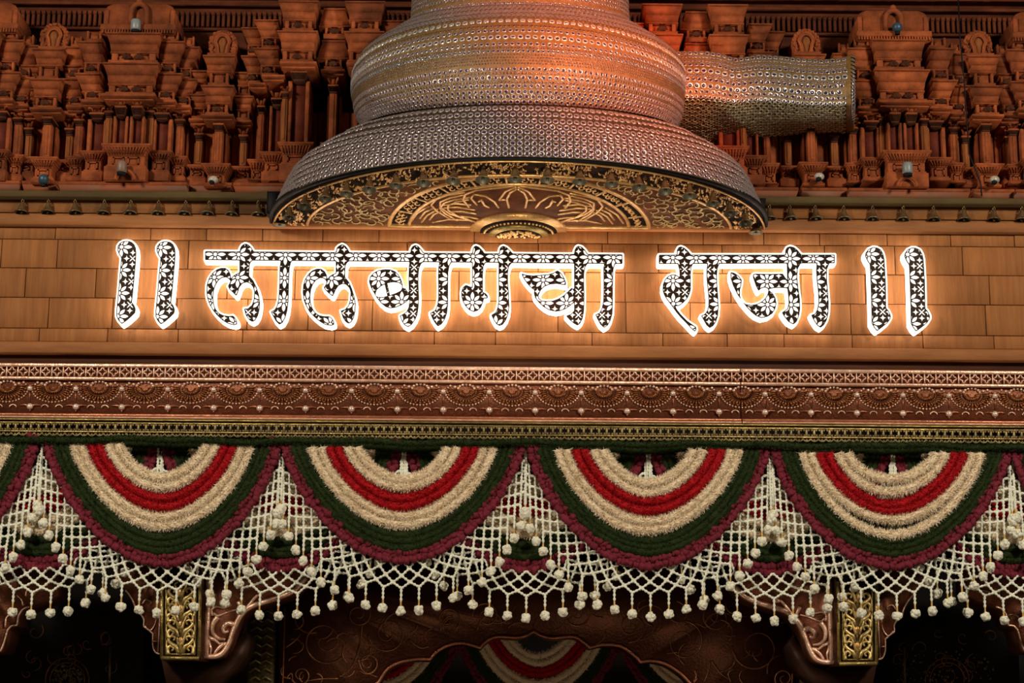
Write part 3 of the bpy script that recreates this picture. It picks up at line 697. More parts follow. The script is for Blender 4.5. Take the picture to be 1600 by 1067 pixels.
# the 300 studs that show largest are parts, the rest is one part per kind
allst = [(s[4], k, s) for k in ('ring', 'ring_lit') for s in studs[k]]
allst.sort(key=lambda q: -q[0]); singles = allst[:300]; sid = set(id(q[2]) for q in singles)
so = origin_of(vs_)
prot = {}
for kk in ('ring', 'ring_lit'):
    me = bpy.data.meshes.new('crystal_stud'); fast_fill(me, SV, SF); me.materials.append(M[kk]); me.materials.append(M['gem'])
    me.polygons.foreach_set('material_index', SM); prot[kk] = me
for _, kk, s in singles:
    o = new_obj('crystal_stud', prot[kk], vs_); mm_ = Matrix.Identity(4)
    for i in range(3):
        mm_[i][0] = s[1][i]; mm_[i][1] = s[2][i]; mm_[i][2] = s[3][i]; mm_[i][3] = s[0][i]-so[i]
    o.matrix_local = mm_
for kk, lst in studs.items():
    rest = [s for s in lst if id(s) not in sid]
    V = np.concatenate([s[0] + SV[:, :1]*s[1] + SV[:, 1:2]*s[2] + SV[:, 2:3]*s[3] for s in rest])
    Fq = np.concatenate([SF + i*len(SV) for i in range(len(rest))]); mi = np.tile(SM, len(rest))
    np_obj('crystal_studding', V, Fq, [M[kk], M['gem'] if kk != 'scale' else M['fabric_dk']], vs_, kind='stuff', midx=mi)
# ------------------------------------------------------------------ black lip and gilt soffit
ZS = P(CX, 354, 0).z
aS = 386*K(352); dS = -PZ(CX, 249, ZS).y
def half_ring(name, r0, r1, z0, z1, mt, parent, dr=1.0, seg=64):
    V = []
    for rr, zz in ((r1, z0), (r1, z1), (r0, z1), (r0, z0)):
        for k in range(seg+1):
            th = PI*k/seg; V.append((XC0 + aS*rr*math.cos(th), -dS*dr*rr*math.sin(th), zz))
    w = seg+1; Fq = [(i*w+k, i*w+k+1, ((i+1) % 4)*w+k+1, ((i+1) % 4)*w+k) for i in range(4) for k in range(seg)]
    return np_obj(name, V, Fq, mt, parent)
zlip = SK[-1][4]
half_ring('black_lip', 0.990, 1.004, ZS - 0.004, max(zlip, ZS + 0.030), M['black'], vs_)
cn = thing('gilt_canopy', P(CX, 354, 0), 'gilt half-round canopy soffit with scrollwork under the crystal vessel', 'canopy')
def half_disc(name, rx, ry, z0, z1, mt, seg=64):
    V = [(XC0 + rx*math.cos(PI*k/seg), -ry*math.sin(PI*k/seg), z) for z in (z0, z1) for k in range(seg+1)]; w = seg+1
    Fq = [(k, k+1, w+k+1, w+k) for k in range(seg)] + [tuple(range(w))[::-1], tuple(range(w, 2*w))]
    return np_obj(name, V, Fq, mt, cn)
half_disc('soffit_panel', aS*0.985, dS*0.985, ZS + 0.004, ZS + 0.03, M['soffit_dark'])
def S(px, py, dz=0.0): return PZ(px, py + 0.008*(px-CX), ZS + dz)
def arc_px(a, b, n=60, y0=354.0, t0=0.0, t1=PI): return [S(CX + a*math.cos(t), y0 - b*math.sin(t)) for t in np.linspace(t0, t1, n)]
def panel(name, a_out, b_out, mt, dz):
    pts = arc_px(a_out, b_out); vs = [(p.x, min(p.y, 0.0), ZS + dz + q) for q in (0, 0.01) for p in pts]; n = len(pts)
    q = MB(); q.add(vs, [tuple(range(n))[::-1], tuple(range(n, 2*n))] + [(i, i+1, n+i+1, n+i) for i in range(n-1)]); q.build(name, mt, cn)
panel('scroll_panel', 330, 83, M['soffit'], -0.004); panel('arch_panel', 205, 83, M['soffit_dark'], -0.008); panel('lotus_panel', 171, 69, M['soffit'], -0.012)
def ring_band(name, a, b, r, mt, n=70):
    q = MB(); q.tube([Vector((p.x, min(p.y, -0.002), ZS - 0.012)) for p in arc_px(a, b, n)], r, 8); return q.build(name, mt, cn, smooth=True)
ring_band('gilt_ring', 383, 104.5, 0.009, M['gold_leaf']); ring_band('gilt_ring', 331, 83, 0.0125, M['gold_leaf'])
ring_band('gilt_arch', 203, 82.5, 0.018, M['gold_leaf']); ring_band('gilt_arch', 172, 69, 0.014, M['gold_leaf'])
def inside(px, py, a, b): return ((px-CX)/a)**2 + ((354-py)/b)**2
q = MB(); cnt = 0
while cnt < 1250:                                          # leaf filigree of the outer band
    t = random.uniform(0, PI); f = random.uniform(0.06, 0.94); a = 333+f*48; b = 84+f*19
    if math.sin(t*61)+math.sin(t*23+1.3)*0.8+math.sin(f*9+t*40) < random.uniform(-1.2, 0.5): cnt += 0.35; continue
    p = S(CX + a*math.cos(t), 353 - b*math.sin(t)); 
    if p.y > -0.01: p.y = -0.01
    an = random.uniform(0, 2*PI); l = random.uniform(0.012, 0.030); c = random.uniform(-1.2, 1.2)
    pts = [(p.x + l*s_*math.cos(an + c*s_), min(-0.004, p.y + l*2.0*s_*math.sin(an + c*s_)), ZS - 0.006 - 0.014*math.sin(s_*PI)) for s_ in (0, 0.35, 0.7, 1)]
    q.tube(pts, [0.003, 0.0075, 0.0065, 0.002], 4); cnt += 1
q.build('leaf_filigree', M['gold_leaf'], cn, kind='stuff')
q = MB()                                                  # scrolls of the middle panel
placed = []
for _ in range(6000):
    px_ = random.uniform(CX-325, CX+325); py_ = random.uniform(272, 352)
    if inside(px_, py_, 318, 78) > 1 or inside(px_, py_, 216, 87) < 1: continue
    p = S(px_, py_)
    if any((p.x-o.x)**2 + ((p.y-o.y)*0.62)**2 < 0.058**2 for o in placed): continue
    placed.append(p); sg = random.choice([-1, 1]); a0 = random.uniform(0, 2*PI); R = 0.056
    pts = []
    for i in range(12):
        s_ = i/11; r = R*(0.22 + 0.9*s_); an = a0 + sg*s_*4.6
        pts.append((p.x + r*math.cos(an), min(-0.004, p.y + 1.6*r*math.sin(an)), ZS - 0.012))
    q.tube(pts, [0.0062]*10 + [0.005, 0.003], 5)
q.build('scrollwork', M['gold_scroll'], cn, kind='stuff')
q = MB()
for k in range(44):                                       # rings and stems of the arch band
    t = PI*(k+0.5)/44; p = S(CX + 187.5*math.cos(t), 353.5 - 75.5*math.sin(t)); p.y = min(p.y, -0.03)
    if k % 4 == 3:
        p0 = S(CX + 176*math.cos(t), 353.5 - 70.5*math.sin(t)); p1 = S(CX + 199*math.cos(t), 353.5 - 80.5*math.sin(t))
        q.tube([(p0.x, min(-0.01, p0.y), ZS-0.014), (p1.x, min(-0.01, p1.y), ZS-0.014)], 0.009, 5)
    else:
        for e in (-1, 1):
            q.tube([(p.x + e*0.011 + 0.019*math.cos(s_), min(-0.004, p.y + e*0.035 + 0.035*math.sin(s_)), ZS-0.014) for s_ in np.linspace(0, 2*PI*0.8, 8)], 0.006, 5)
q.build('ring_tracery', M['gold_leaf'], cn, kind='stuff')
half = [[(795,321),(792,308),(797,298),(807,292)], [(780,309),(790,296),(807,288.5)], [(780,309),(793,309)], [(733,321),(724,310),(727,301),(745,294),(780,290),(806,287)], [(745,317),(736,307),(740,301),(758,303),(772,312),(779,321)],
        [(704,340),(682,327),(674,318),(682,308),(700,302),(726,298)], [(738,343),(702,331),(688,321),(688,313),(704,306),(724,302)], [(656,339),(664,329),(676,323.5)], [(642,344),(652,331),(670,320)],
        [(690,318),(712,315.5),(736,317)], [(693,322),(715,321),(742,325)], [(702,328),(722,327.5),(744,331)], [(712,335),(734,336),(748,339)], [(748,312),(752,309),(757,318),(764,321)], [(676,345),(700,340),(735,341)]]
half += [[(808+(x-808)*0.90, 352+(y-352)*0.86) for x, y in ln] for ln in half[5:9]]
for ln in half:
    for mir in (0, 1):
        pts = [((2*808.0-x) if mir else x, y - 0.5) for x, y in ln]
        P3 = []
        for i in range(len(pts)-1):
            for f in (0, 0.5): P3.append(S(pts[i][0]+(pts[i+1][0]-pts[i][0])*f, pts[i][1]+(pts[i+1][1]-pts[i][1])*f))
        P3.append(S(*pts[-1])); qq = MB(); qq.tube([(p.x, min(-0.01, p.y), ZS-0.018) for p in P3], 0.0095, 6); qq.build('lotus_petal_line', M['gold_leaf'], cn, smooth=True)
for x0, x1 in ((606, 742), (878, 1012)):
    q = MB(); a_, b_ = P(x0, 349, -0.06), P(x1, 349, -0.06); q.box(a_.x, b_.x, -0.085, -0.055, ZS-0.035, ZS-0.004, 0.005); q.build('gilt_edge', M['gold_leaf'], cn)
rx, ry = 75*K(352), 0.42
half_disc('rosette_step', rx, ry, ZS-0.045, ZS+0.004, M['gold_leaf']); half_disc('rosette_step', rx*0.80, ry*0.80, ZS-0.055, ZS-0.04, M['soffit_dark'])
half_disc('rosette_step', rx*0.62, ry*0.62, ZS-0.085, ZS-0.05, M['gold']); half_disc('rosette_step', rx*0.48, ry*0.48, ZS-0.09, ZS-0.08, M['soffit_dark'])
q = MB()
for k in range(26):
    t = PI*(k+0.5)/26; q.ball((XC0 + rx*0.71*math.cos(t), -ry*0.71*math.sin(t), ZS-0.057), 0.011, 6, 4)
for _ in range(60):
    t = random.uniform(0.05, PI-0.05); f = 0.44*math.sqrt(random.random()); q.ball((XC0 + rx*f*math.cos(t), -0.01-ry*f*math.sin(t), ZS-0.093), 0.013, 6, 4)
q.build('rosette_blossom', M['gold_leaf'], cn, kind='stuff')
# ------------------------------------------------------------------ bells
def bell_parts():
    q = MB(); q.lathe([(0.0,0.079),(0.010,0.077),(0.014,0.070),(0.017,0.058),(0.021,0.044),(0.026,0.030),(0.033,0.017),(0.042,0.006),(0.047,0.0),(0.0445,-0.002),(0.040,0.004),(0.030,0.016),(0.022,0.030),(0.0,0.05)], (0,0,0), 16)
    body = q.mesh('bell_body', M['brass'], smooth=True)
    q = MB(); q.tube([(0,0,0.045),(0,0,0.004)], 0.003, 5); q.ball((0,0,0.004), 0.011, 8, 5); cl = q.mesh('clapper', M['bell_in'], smooth=True)
    q = MB()
    for zz, ax in ((0.086, 0), (0.099, 1)):
        q.tube([((0.009*math.cos(t) if ax == 0 else 0), (0.009*math.cos(t) if ax else 0), zz + 0.010*math.sin(t)) for t in np.linspace(0, 2*PI, 9)], 0.0032, 5)
    hk = q.mesh('hook', M['brass'], smooth=True)
    q = MB(); q.lathe([(0.0442,-0.001),(0.036,0.008),(0.024,0.022),(0.0,0.030)], (0,0,0), 14); ln = q.mesh('lining', M['bell_in'], smooth=True)
    return body, ln, cl, hk
BB = bell_parts()
def bell(loc, label, group, sc=1.0, tilt=0.0):
    o = thing('bell', loc, label, 'bell', group); o.scale = (sc,)*3; o.rotation_euler = (random.uniform(-0.06, 0.06)+tilt, random.uniform(-0.06, 0.06), random.uniform(-0.15, 0.15))
    for me in BB: new_obj(me.name, me, o)
    return o
zb_top = zc(313, yo)
for side, xs in (('left', (32.8,73.8,117,160.8,202.8,246,287.7,324,361,403)), ('right', (1203,1236,1275.6,1319.6,1364.6,1412,1460,1507,1553.6,1597))):
    for i, x in enumerate(xs):
        w = P(x, 333.8 + 0.0082*x, -0.065)
        bell((w.x, -0.065, zb_top - 0.124), f'small brass bell, {ORD[i]} from the left in the row hanging {side} of the vessel', f'bells under the {side} ledge', 1.15, -0.12)
rim = [(452,341),(476,323),(508,310),(540,298.5),(575,289),(617,281),(660,274),(707,270),(754,267.5),(805,268),(856,269.5),(907,272.5),(957,277.5),(1000,285.5),(1041,294.5),(1078,305.5),(1114,319),(1141,334),(1165,349)]
for i, (x, y) in enumerate(rim):
    zz = ZS - 0.127; w = PZ(x, y, zz)
    ylim = -dS*0.955*math.sqrt(max(0.0, 1-((w.x-XC0)/aS)**2)); w.y = max(w.y, ylim)
    bell((w.x, min(w.y, -0.06), zz), f'dark brass bell, {ORD[i]} from the left along the curved canopy edge', 'bells along the canopy edge', 1.2, -0.20)
for x, y, sd in ((437, 352, 'left'), (1181, 364, 'right')):
    w = P(x, y, -0.10); bell((w.x, -0.10, w.z), f'larger brass bell hanging alone at the {sd} tip of the canopy', 'bells at the canopy tips', 1.25)
for x0, x1, y0, y1, sd in ((416, 438, 299, 337, 'left'), (1181, 1197, 309.5, 337, 'right')):
    a_, b_ = P(x0, y1, -0.24), P(x1, y0, -0.24); o = thing('floodlight', (a_.x, -0.2, a_.z), f'black floodlight box at the {sd} tip of the canopy', 'lamp', 'floodlights at the canopy tips')
    q = MB(); q.hexa([(a_.x, -0.24, a_.z+0.02), (b_.x-0.02, -0.24, a_.z), (b_.x-0.02, -0.12, a_.z), (a_.x, -0.12, a_.z+0.02)], [(a_.x, -0.24, b_.z), (b_.x, -0.24, b_.z), (b_.x, -0.12, b_.z), (a_.x, -0.12, b_.z)]); q.build('housing', M['black'], o)
    q = MB(); q.box(a_.x+0.012, b_.x-0.03, -0.247, -0.24, a_.z+0.03, b_.z-0.015, 0.003); q.build('lens', M['black'], o)
    q = MB(); q.box(a_.x+0.02, a_.x+0.045, -0.12, 0.0, b_.z-0.08, b_.z-0.05); q.build('arm', M['black'], o)
# ================================================================== FLOWER GARLANDS
PXM = K(780, -0.2)
def strand_curve(cx, half, top, bot, y, n=90, e=1.65, wav=0.0):
    """U of a hanging strand in pixels -> world points at depth y"""
    t = np.linspace(-1, 1, n); s = np.sign(t)*(1-(1-np.abs(t))**1.0)
    an = t*PI/2; xx = np.sign(t)*np.abs(np.sin(an))**1.052*half; yy = top + (bot-top)*np.abs(np.cos(an))**1.48
    if wav:
        f1, f2, p1, p2 = random.uniform(2, 4), random.uniform(5, 8), random.uniform(0, 6), random.uniform(0, 6)
        off = wav*(np.sin(t*f1+p1)+0.5*np.sin(t*f2+p2))*np.cos(an); yy = yy + off; xx = xx*(1+off*0.003)
    return np.array([P(cx+a, b, y) for a, b in zip(xx, yy)])
def resample(C_, step):
    L = np.concatenate([[0], np.cumsum(np.linalg.norm(np.diff(C_, axis=0), axis=1))]); n = max(3, int(L[-1]/step)+1); s = np.linspace(0, L[-1], n)
    return np.stack([np.interp(s, L, C_[:, k]) for k in range(3)], 1), L[-1]
def frames(C_):
    T = np.gradient(C_, axis=0); T /= np.linalg.norm(T, axis=1)[:, None]; Nn = np.cross(T, np.array([0, 1.0, 0])); Nn /= np.linalg.norm(Nn, axis=1)[:, None]+1e-9
    return T, Nn, np.cross(T, Nn)
def fuzzy(name, curve, r, length, count, wdt, mats, parent, flat=1.0, lump=0.0, tipmat=None):
    """core tube plus many narrow petals standing out of it"""
    Cc, L = resample(curve, 0.02); T, N1, N2 = frames(Cc); n = len(Cc); sd = 8
    rr = r*(1 + lump*rng.normal(0, 1, n))
    V = []; 
    for k in range(sd):
        a = 2*PI*k/sd; V.append(Cc + (N1*math.cos(a) + N2*math.sin(a)*flat)*rr[:, None])
    V = np.stack(V, 1).reshape(-1, 3); F = []
    for i in range(n-1):
        for k in range(sd): F.append((i*sd+k, i*sd+(k+1) % sd, (i+1)*sd+(k+1) % sd, (i+1)*sd+k))
    F = np.array(F, int); F = np.concatenate([F[:, [0,1,2]], F[:, [0,2,3]]])
    m = int(count*L)
    s = rng.random(m)*(n-1); i0 = np.minimum(s.astype(int), n-2); f = (s-i0)[:, None]
    base = Cc[i0]*(1-f)+Cc[i0+1]*f; a = rng.random(m)*2*PI
    nn = N1[i0]*np.cos(a)[:, None] + N2[i0]*np.sin(a)[:, None]*flat
    tt = T[i0]; dirn = nn + tt*rng.normal(0, 0.55, m)[:, None] + rng.normal(0, 0.25, (m, 3)); dirn /= np.linalg.norm(dirn, axis=1)[:, None]
    sd_ = np.cross(dirn, rng.normal(0, 1, (m, 3))); sd_ /= np.linalg.norm(sd_, axis=1)[:, None]+1e-9
    b = base + nn*r*0.75; l = length*(0.6+0.7*rng.random(m))[:, None]; w = wdt*(0.7+0.6*rng.random(m))[:, None]
    tip = b + dirn*(l + r*0.25); PV = np.stack([b - sd_*w, b + sd_*w, tip], 1).reshape(-1, 3)
    PF = np.arange(3*m).reshape(-1, 3) + len(V)
    mi = np.concatenate([np.zeros(len(F), int), np.where(rng.random(m) < 0.5, 0, len(mats)-1)])
    return np_obj(name, np.concatenate([V, PV]), np.concatenate([F, PF]), mats, parent, midx=mi)
_t = MB(); _t.ball((0,0,0), 1.0, 7, 5); BLV = np.concatenate(_t.v); BLF = _t.f
BLF = np.array([f if len(f) == 4 else f for f in BLF], int)
def blossoms(name, curve, r, mt, parent):
    """a strand of round crinkled blossoms"""
    Cc, L = resample(curve, r*0.62); T, N1, N2 = frames(Cc); Vs = []; Fs = []; nb = 0
    for i in range(len(Cc)):
        for sgn in (-1, 0, 1):
            c = Cc[i] + N1[i]*sgn*r*0.62 + N2[i]*(0.25*r if sgn == 0 else 0)*(-1) + rng.normal(0, r*0.10, 3); q = r*(0.52+0.16*rng.random())
            v = BLV*(1+0.16*rng.normal(0, 1, (len(BLV), 1)))*q + c; Vs.append(v); Fs.append(BLF+nb); nb += len(BLV)
    return np_obj(name, np.concatenate(Vs), np.concatenate(Fs), mt, parent)
def cords(links, r, bead=0.35):
    """beaded cords between pairs of points, joined into one mesh"""
    Vs = []; Fs = []; nb = 0; sd = 5; nst = 5
    for a, b in links:
        d = b-a; L = np.linalg.norm(d)
        if L < 1e-5: continue
        t = d/L; u = np.cross(t, [0.0, 1.0, 0.1]); u /= np.linalg.norm(u)+1e-9; w = np.cross(t, u)
        k = max(3, int(L/(2.6*r))*2+1)
        for i in range(k):
            rr = r*(1+bead*(1 if i % 2 else -1)); c = a + d*i/(k-1)
            for j in range(sd): Vs.append(c + (u*math.cos(2*PI*j/sd)+w*math.sin(2*PI*j/sd))*rr)
        for i in range(k-1):
            for j in range(sd): Fs.append((nb+i*sd+j, nb+i*sd+(j+1) % sd, nb+(i+1)*sd+(j+1) % sd, nb+(i+1)*sd+j))
        nb += k*sd
    return np.array(Vs), np.array(Fs, int)
# hanging pendant: beaded thread, gilt beads, pom-pom of buds
pend_len = 27*PXM
def pendant_meshes():
    V, F = cords([(np.array([0,0,0.0]), np.array([0,0,-pend_len*0.72]))], 1.9*PXM); a = bpy.data.meshes.new('pendant'); fast_fill(a, V, F); a.materials.append(M['jasmine']); a.shade_smooth()
    q = MB()
    for k in range(4): q.ball((0,0,-pend_len*(0.75+0.085*k)), 1.75*PXM, 6, 4)
    g = q.mesh('gilt_beads', M['goldbead'], smooth=True); poms = []
    for v in range(5):
        q = MB(); R = 8.8*PXM; c = (0, 0, -pend_len - R*0.75); q.ball(c, R*0.78, 8, 6)
        for k in range(20):
            d = rng.normal(0, 1, 3); d /= np.linalg.norm(d); q.ball((c[0]+d[0]*R*0.62, c[1]+d[1]*R*0.62, c[2]+d[2]*R*0.62), R*(0.30+0.12*rng.random()), 6, 4)
        poms.append(q.mesh('pompom', M['pom'], smooth=True))
    return a, g, poms
PM, GM, POMS = pendant_meshes()
def net(curve, nat, nrow, link, parent_loc, y, label, group, lo=None, hi=None):
    """knotted net relaxed under gravity below the curve, with a pendant at each lower knot"""
    Cc, L = resample(curve, 0.01); s = np.linspace(0.0, len(Cc)-1, nat); top = np.stack([np.interp(s, np.arange(len(Cc)), Cc[:, k]) for k in (0, 2)], 1)
    rowsn = [nat - (j % 2) for j in range(nrow)]; pos = [top]
    for j in range(1, nrow):
        pv = pos[j-1]
        if j % 2: q = (pv[:-1]+pv[1:])/2
        else: q = np.concatenate([pv[:1]+[[-0.02, 0]], (pv[:-1]+pv[1:])/2, pv[-1:]+[[0.02, 0]]])
        q = q.copy(); q[:, 1] -= link*0.75; pos.append(q)
    idx = [np.arange(r) + sum(rowsn[:i]) for i, r in enumerate(rowsn)]; X = np.concatenate(pos); lk = []
    for j in range(nrow-1):
        for k in range(rowsn[j]):
            for d in ((-1, 0) if j % 2 == 0 else (0, 1)):
                if 0 <= k+d < rowsn[j+1]: lk.append((idx[j][k], idx[j+1][k+d]))
    lk = np.array(lk); fixed = np.zeros(len(X), bool); fixed[:nat] = True; cnt = np.zeros(len(X)); np.add.at(cnt, lk.ravel(), 1)
    wgt = np.where(fixed, 0.0, 1.0)
    for it in range(420):
        X[~fixed, 1] -= 0.0016 if it < 300 else 0.0004
        for _ in range(3):
            d = X[lk[:, 1]]-X[lk[:, 0]]; L_ = np.linalg.norm(d, axis=1)+1e-9; ex = np.maximum(0, L_-link)/L_
            wa, wb = wgt[lk[:, 0]], wgt[lk[:, 1]]; ws = wa+wb+1e-9; cor = np.zeros_like(X)
            np.add.at(cor, lk[:, 0], d*(ex*wa/ws)[:, None]); np.add.at(cor, lk[:, 1], -d*(ex*wb/ws)[:, None])
            X += cor/np.maximum(cnt, 1)[:, None]*1.6
    yy = y + rng.normal(0, 0.006, len(X)); X3 = np.stack([X[:, 0], yy, X[:, 1]], 1)
    o = thing('jasmine_net', parent_loc, label, 'flower net', group)
    V, F = cords([(X3[a], X3[b]) for a, b in lk], 1.95*PXM)
    np_obj('netting', V, F, M['jasmine'], o, smooth=True, kind='stuff'); org = origin_of(o)
    for k, i in enumerate(idx[-1]):
        if lo is not None and not (lo < X[i, 0] < hi): continue
        p = new_obj('pendant', PM, o); p.location = Vector(X3[i])-org + Vector((0, -0.004, 0)); p.rotation_euler = (0, 0, random.uniform(0, 6)); sc = random.uniform(0.93, 1.07); p.scale = (1, 1, sc)
        new_obj('gilt_beads', GM, p); new_obj('pompom', random.choice(POMS), p)
    return o
YFR, YBK = -0.34, -0.20
def swag(cx, half, top, bot, y, label, group, k=1.0, loose=0, lo_d=1.0):
    """flower swag: strands are (mat, fraction half width, bottom offset up from the outer strand, radius px)"""
    w = P(cx, bot, y); o = thing('flower_swag', w, label, 'garland', group); p = PXM*k
    H = bot-top
    def cv(hw, up, dy): return strand_curve(cx, half*hw, top + (4 if hw < 0.8 else 0), bot - H*up, y + dy, wav=0.0 if hw == 1.0 else 1.3)
    mc = cv(1.0, 0.0, 0.0); blossoms('maroon_strand', mc, 9.2*p, M['maroon'], o)
    for hw, up in ((0.945, 0.082), (0.90, 0.132), (0.853, 0.185)): fuzzy('green_strand', cv(hw, up, 0.0), 7.0*p, 3.4*p, 2200*lo_d, 0.7*p, [M['green']], o)
    j = lambda: random.uniform(-0.008, 0.008)
    for hw, up in ((0.785, 0.272 + j() - 0.035*loose), (0.705 + j(), 0.365 + j() + 0.012*loose)): fuzzy('cream_strand', cv(hw, up, -0.012), 6.6*p, 5.2*p, 3000*lo_d, 0.85*p, [M['cream'], M['cream_tip']], o)
    for hw, up in ((0.632, 0.452 + j()), (0.556, 0.525 + j())): fuzzy('red_strand', cv(hw, up, -0.016), 6.9*p, 4.4*p, 2600*lo_d, 0.85*p, [M['red']], o)
    for hw, up in ((0.472, 0.612 + j() + 0.015*loose), (0.392, 0.688 + j() + 0.045*loose)): fuzzy('cream_strand', cv(hw, up, -0.02), 6.5*p, 5.0*p, 3000*lo_d, 0.85*p, [M['cream'], M['cream_tip']], o)
    return o, mc
fr = [(-120,172,684,871,'cut off by the left edge of the photo'),(254,176,690,875,'first whole one from the left'),(629,180.5,695,869,'second whole one from the left'),(1013.5,180.5,699,879,'second whole one from the right'),
      (1393,178,704,879,'first whole one from the right'),(1768,178,707,884,'cut off by the right edge of the photo')]
bk = [(62,180,688,881,'far left'),(441,180,692,884,'second from the left'),(822,180,696,886,'in the middle'),(1203,180,700,890,'second from the right'),(1584,180,704,892,'far right')]
xlo, xhi = P(-60, 800, YFR).x, P(1660, 800, YFR).x
for i, (cx, hf, tp, bt, wd) in enumerate(bk):
    o, mc = swag(cx, hf, tp, bt, YBK, f'rear swag of maroon, green, cream and red flowers, {wd}', 'rear flower swags', loose=0, lo_d=0.8)
    c2 = mc.copy(); c2[:, 2] -= 6*PXM; zf = np.clip((c2[:, 2]-c2[:, 2].min())/(c2[:, 2].max()-c2[:, 2].min()), 0, 1); c2[:, 0] += np.sign(c2[:, 0]-o.location.x)*(4+9*zf**2)*PXM
    net(c2, 27, 5, 16.2*PXM, o.location + Vector((0, -0.01, 0)), YBK - 0.015, f'jasmine net with pompoms under rear swag, {wd}', 'nets of the rear swags', xlo, xhi)
for i, (cx, hf, tp, bt, wd) in enumerate(fr):
    o, mc = swag(cx, hf, tp, bt, YFR, f'front maroon, green, cream and red swag, {wd}', 'front flower swags', loose=1.0 if i == 4 else 0.0)
    c2 = mc.copy(); c2[:, 2] -= 6*PXM; zf = np.clip((c2[:, 2]-c2[:, 2].min())/(c2[:, 2].max()-c2[:, 2].min()), 0, 1); c2[:, 0] += np.sign(c2[:, 0]-o.location.x)*(4+9*zf**2)*PXM
    net(c2, 27, 5, 16.2*PXM, o.location + Vector((0, 0.03, 0)), YFR + 0.03, f'jasmine pompom net under front swag, {wd}', 'nets of the front swags', xlo, xhi)
rp = thing('leaf_rope', P(800, 692, -0.3), 'dark green leaf rope running along the tops of the garlands', 'garland')
cv = np.array([P(x, 692.0 + 0.0078*(x-800) + 1.6*math.sin(x*0.021) + 1.2*math.sin(x*0.05+1), -0.385 + 0.01*math.sin(x*0.03)) for x in np.linspace(-120, 1720, 300)])
fuzzy('leaf_strand', cv, 4.6*PXM, 3.6*PXM, 1700, 0.8*PXM, [M['green']], rp)
cv2 = cv.copy(); cv2[:, 1] = -0.24; cv2[:, 2] -= 1*PXM
fuzzy('leaf_strand', cv2, 7.5*PXM, 3.6*PXM, 1500, 0.8*PXM, [M['green']], rp)
# ================================================================== CARVED TOWERS above the ledge
YB = 0.46                                                 # plane of the wall behind the towers
wu = structure('wall_upper'); tag(wu, 'dim terracotta wall behind the carved towers')
YL = 0.07
def zr(py, y=YL): return P(800, py, y).z                  # rows given on the centre column
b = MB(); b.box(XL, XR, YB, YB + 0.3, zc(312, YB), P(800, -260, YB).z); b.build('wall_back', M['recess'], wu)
pl = structure('trim_5'); tag(pl, 'string courses and stepped plinth of the carved towers')
KR = K(150)
def xw(px, py, y=YL): return P(px, py, y).x
# dentil fringe and string courses high on the back wall
for y0, y1, d in ((50, 54, 0.05), (12, 17, 0.07), (-6, 3, 0.10), (-40, -30, 0.1)):
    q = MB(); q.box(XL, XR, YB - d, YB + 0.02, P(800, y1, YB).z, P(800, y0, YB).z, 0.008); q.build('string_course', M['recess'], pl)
q = MB(); z0, z1 = P(800, 47, YB).z, P(800, 24, YB).z; x = XL
while x < XR:
    q.box(x, x+0.024, YB - 0.035, YB + 0.02, z0, z1, 0.006); q.box(x-0.004, x+0.028, YB - 0.045, YB, z1-0.035, z1, 0.006); x += 0.043
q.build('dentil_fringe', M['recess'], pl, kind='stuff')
x = -140
while x < 1740:                                           # plain panels between the pilasters
    w = random.choice([34, 42, 50]); a_, b_ = xw(x, 230, 0.27), xw(x+w-1.5, 230, 0.27)
    q = MB(); q.box(a_, b_, 0.27+random.uniform(-0.012, 0.012), YB, P(800, 304, 0.27).z, P(800, 178, 0.27).z, 0.008); q.build('wall_panel', M['terra'], pl); x += w
# stepped plinth courses
for xa, xb_, d in ((-90,30,0.06),(33,88,0.03),(90,292,0.13),(295,362,0.04),(364,470,0.13),(1100,1248,0.13),(1252,1324,0.05),(1326,1516,0.13),(1519,1585,0.05),(1587,1700,0.12)):
    f = YL - 0.03 - d; o8 = 0.0085*((xa+xb_)/2-800)
    x0, x1 = xw(xa, 290, f), xw(xb_, 290, f); zt, zm1, zm2, zb_ = (P((xa+xb_)/2, v + o8 + (0 if True else 0), f).z for v in (288.5, 294.0, 300.5, 304.0))
    q = MB(); q.box(x0, x1, f, YB, zm1, zt, 0.006); q.build('plinth_slab', M['terra'], pl)
    q = MB(); q.hexa([(x0+0.02, f+0.03, zb_), (x1-0.02, f+0.03, zb_), (x1-0.02, YB, zb_), (x0+0.02, YB, zb_)], [(x0+0.005, f+0.005, zm1), (x1-0.005, f+0.005, zm1), (x1-0.005, YB, zm1), (x0+0.005, YB, zm1)]); q.build('plinth_course', M['plinth'], pl)

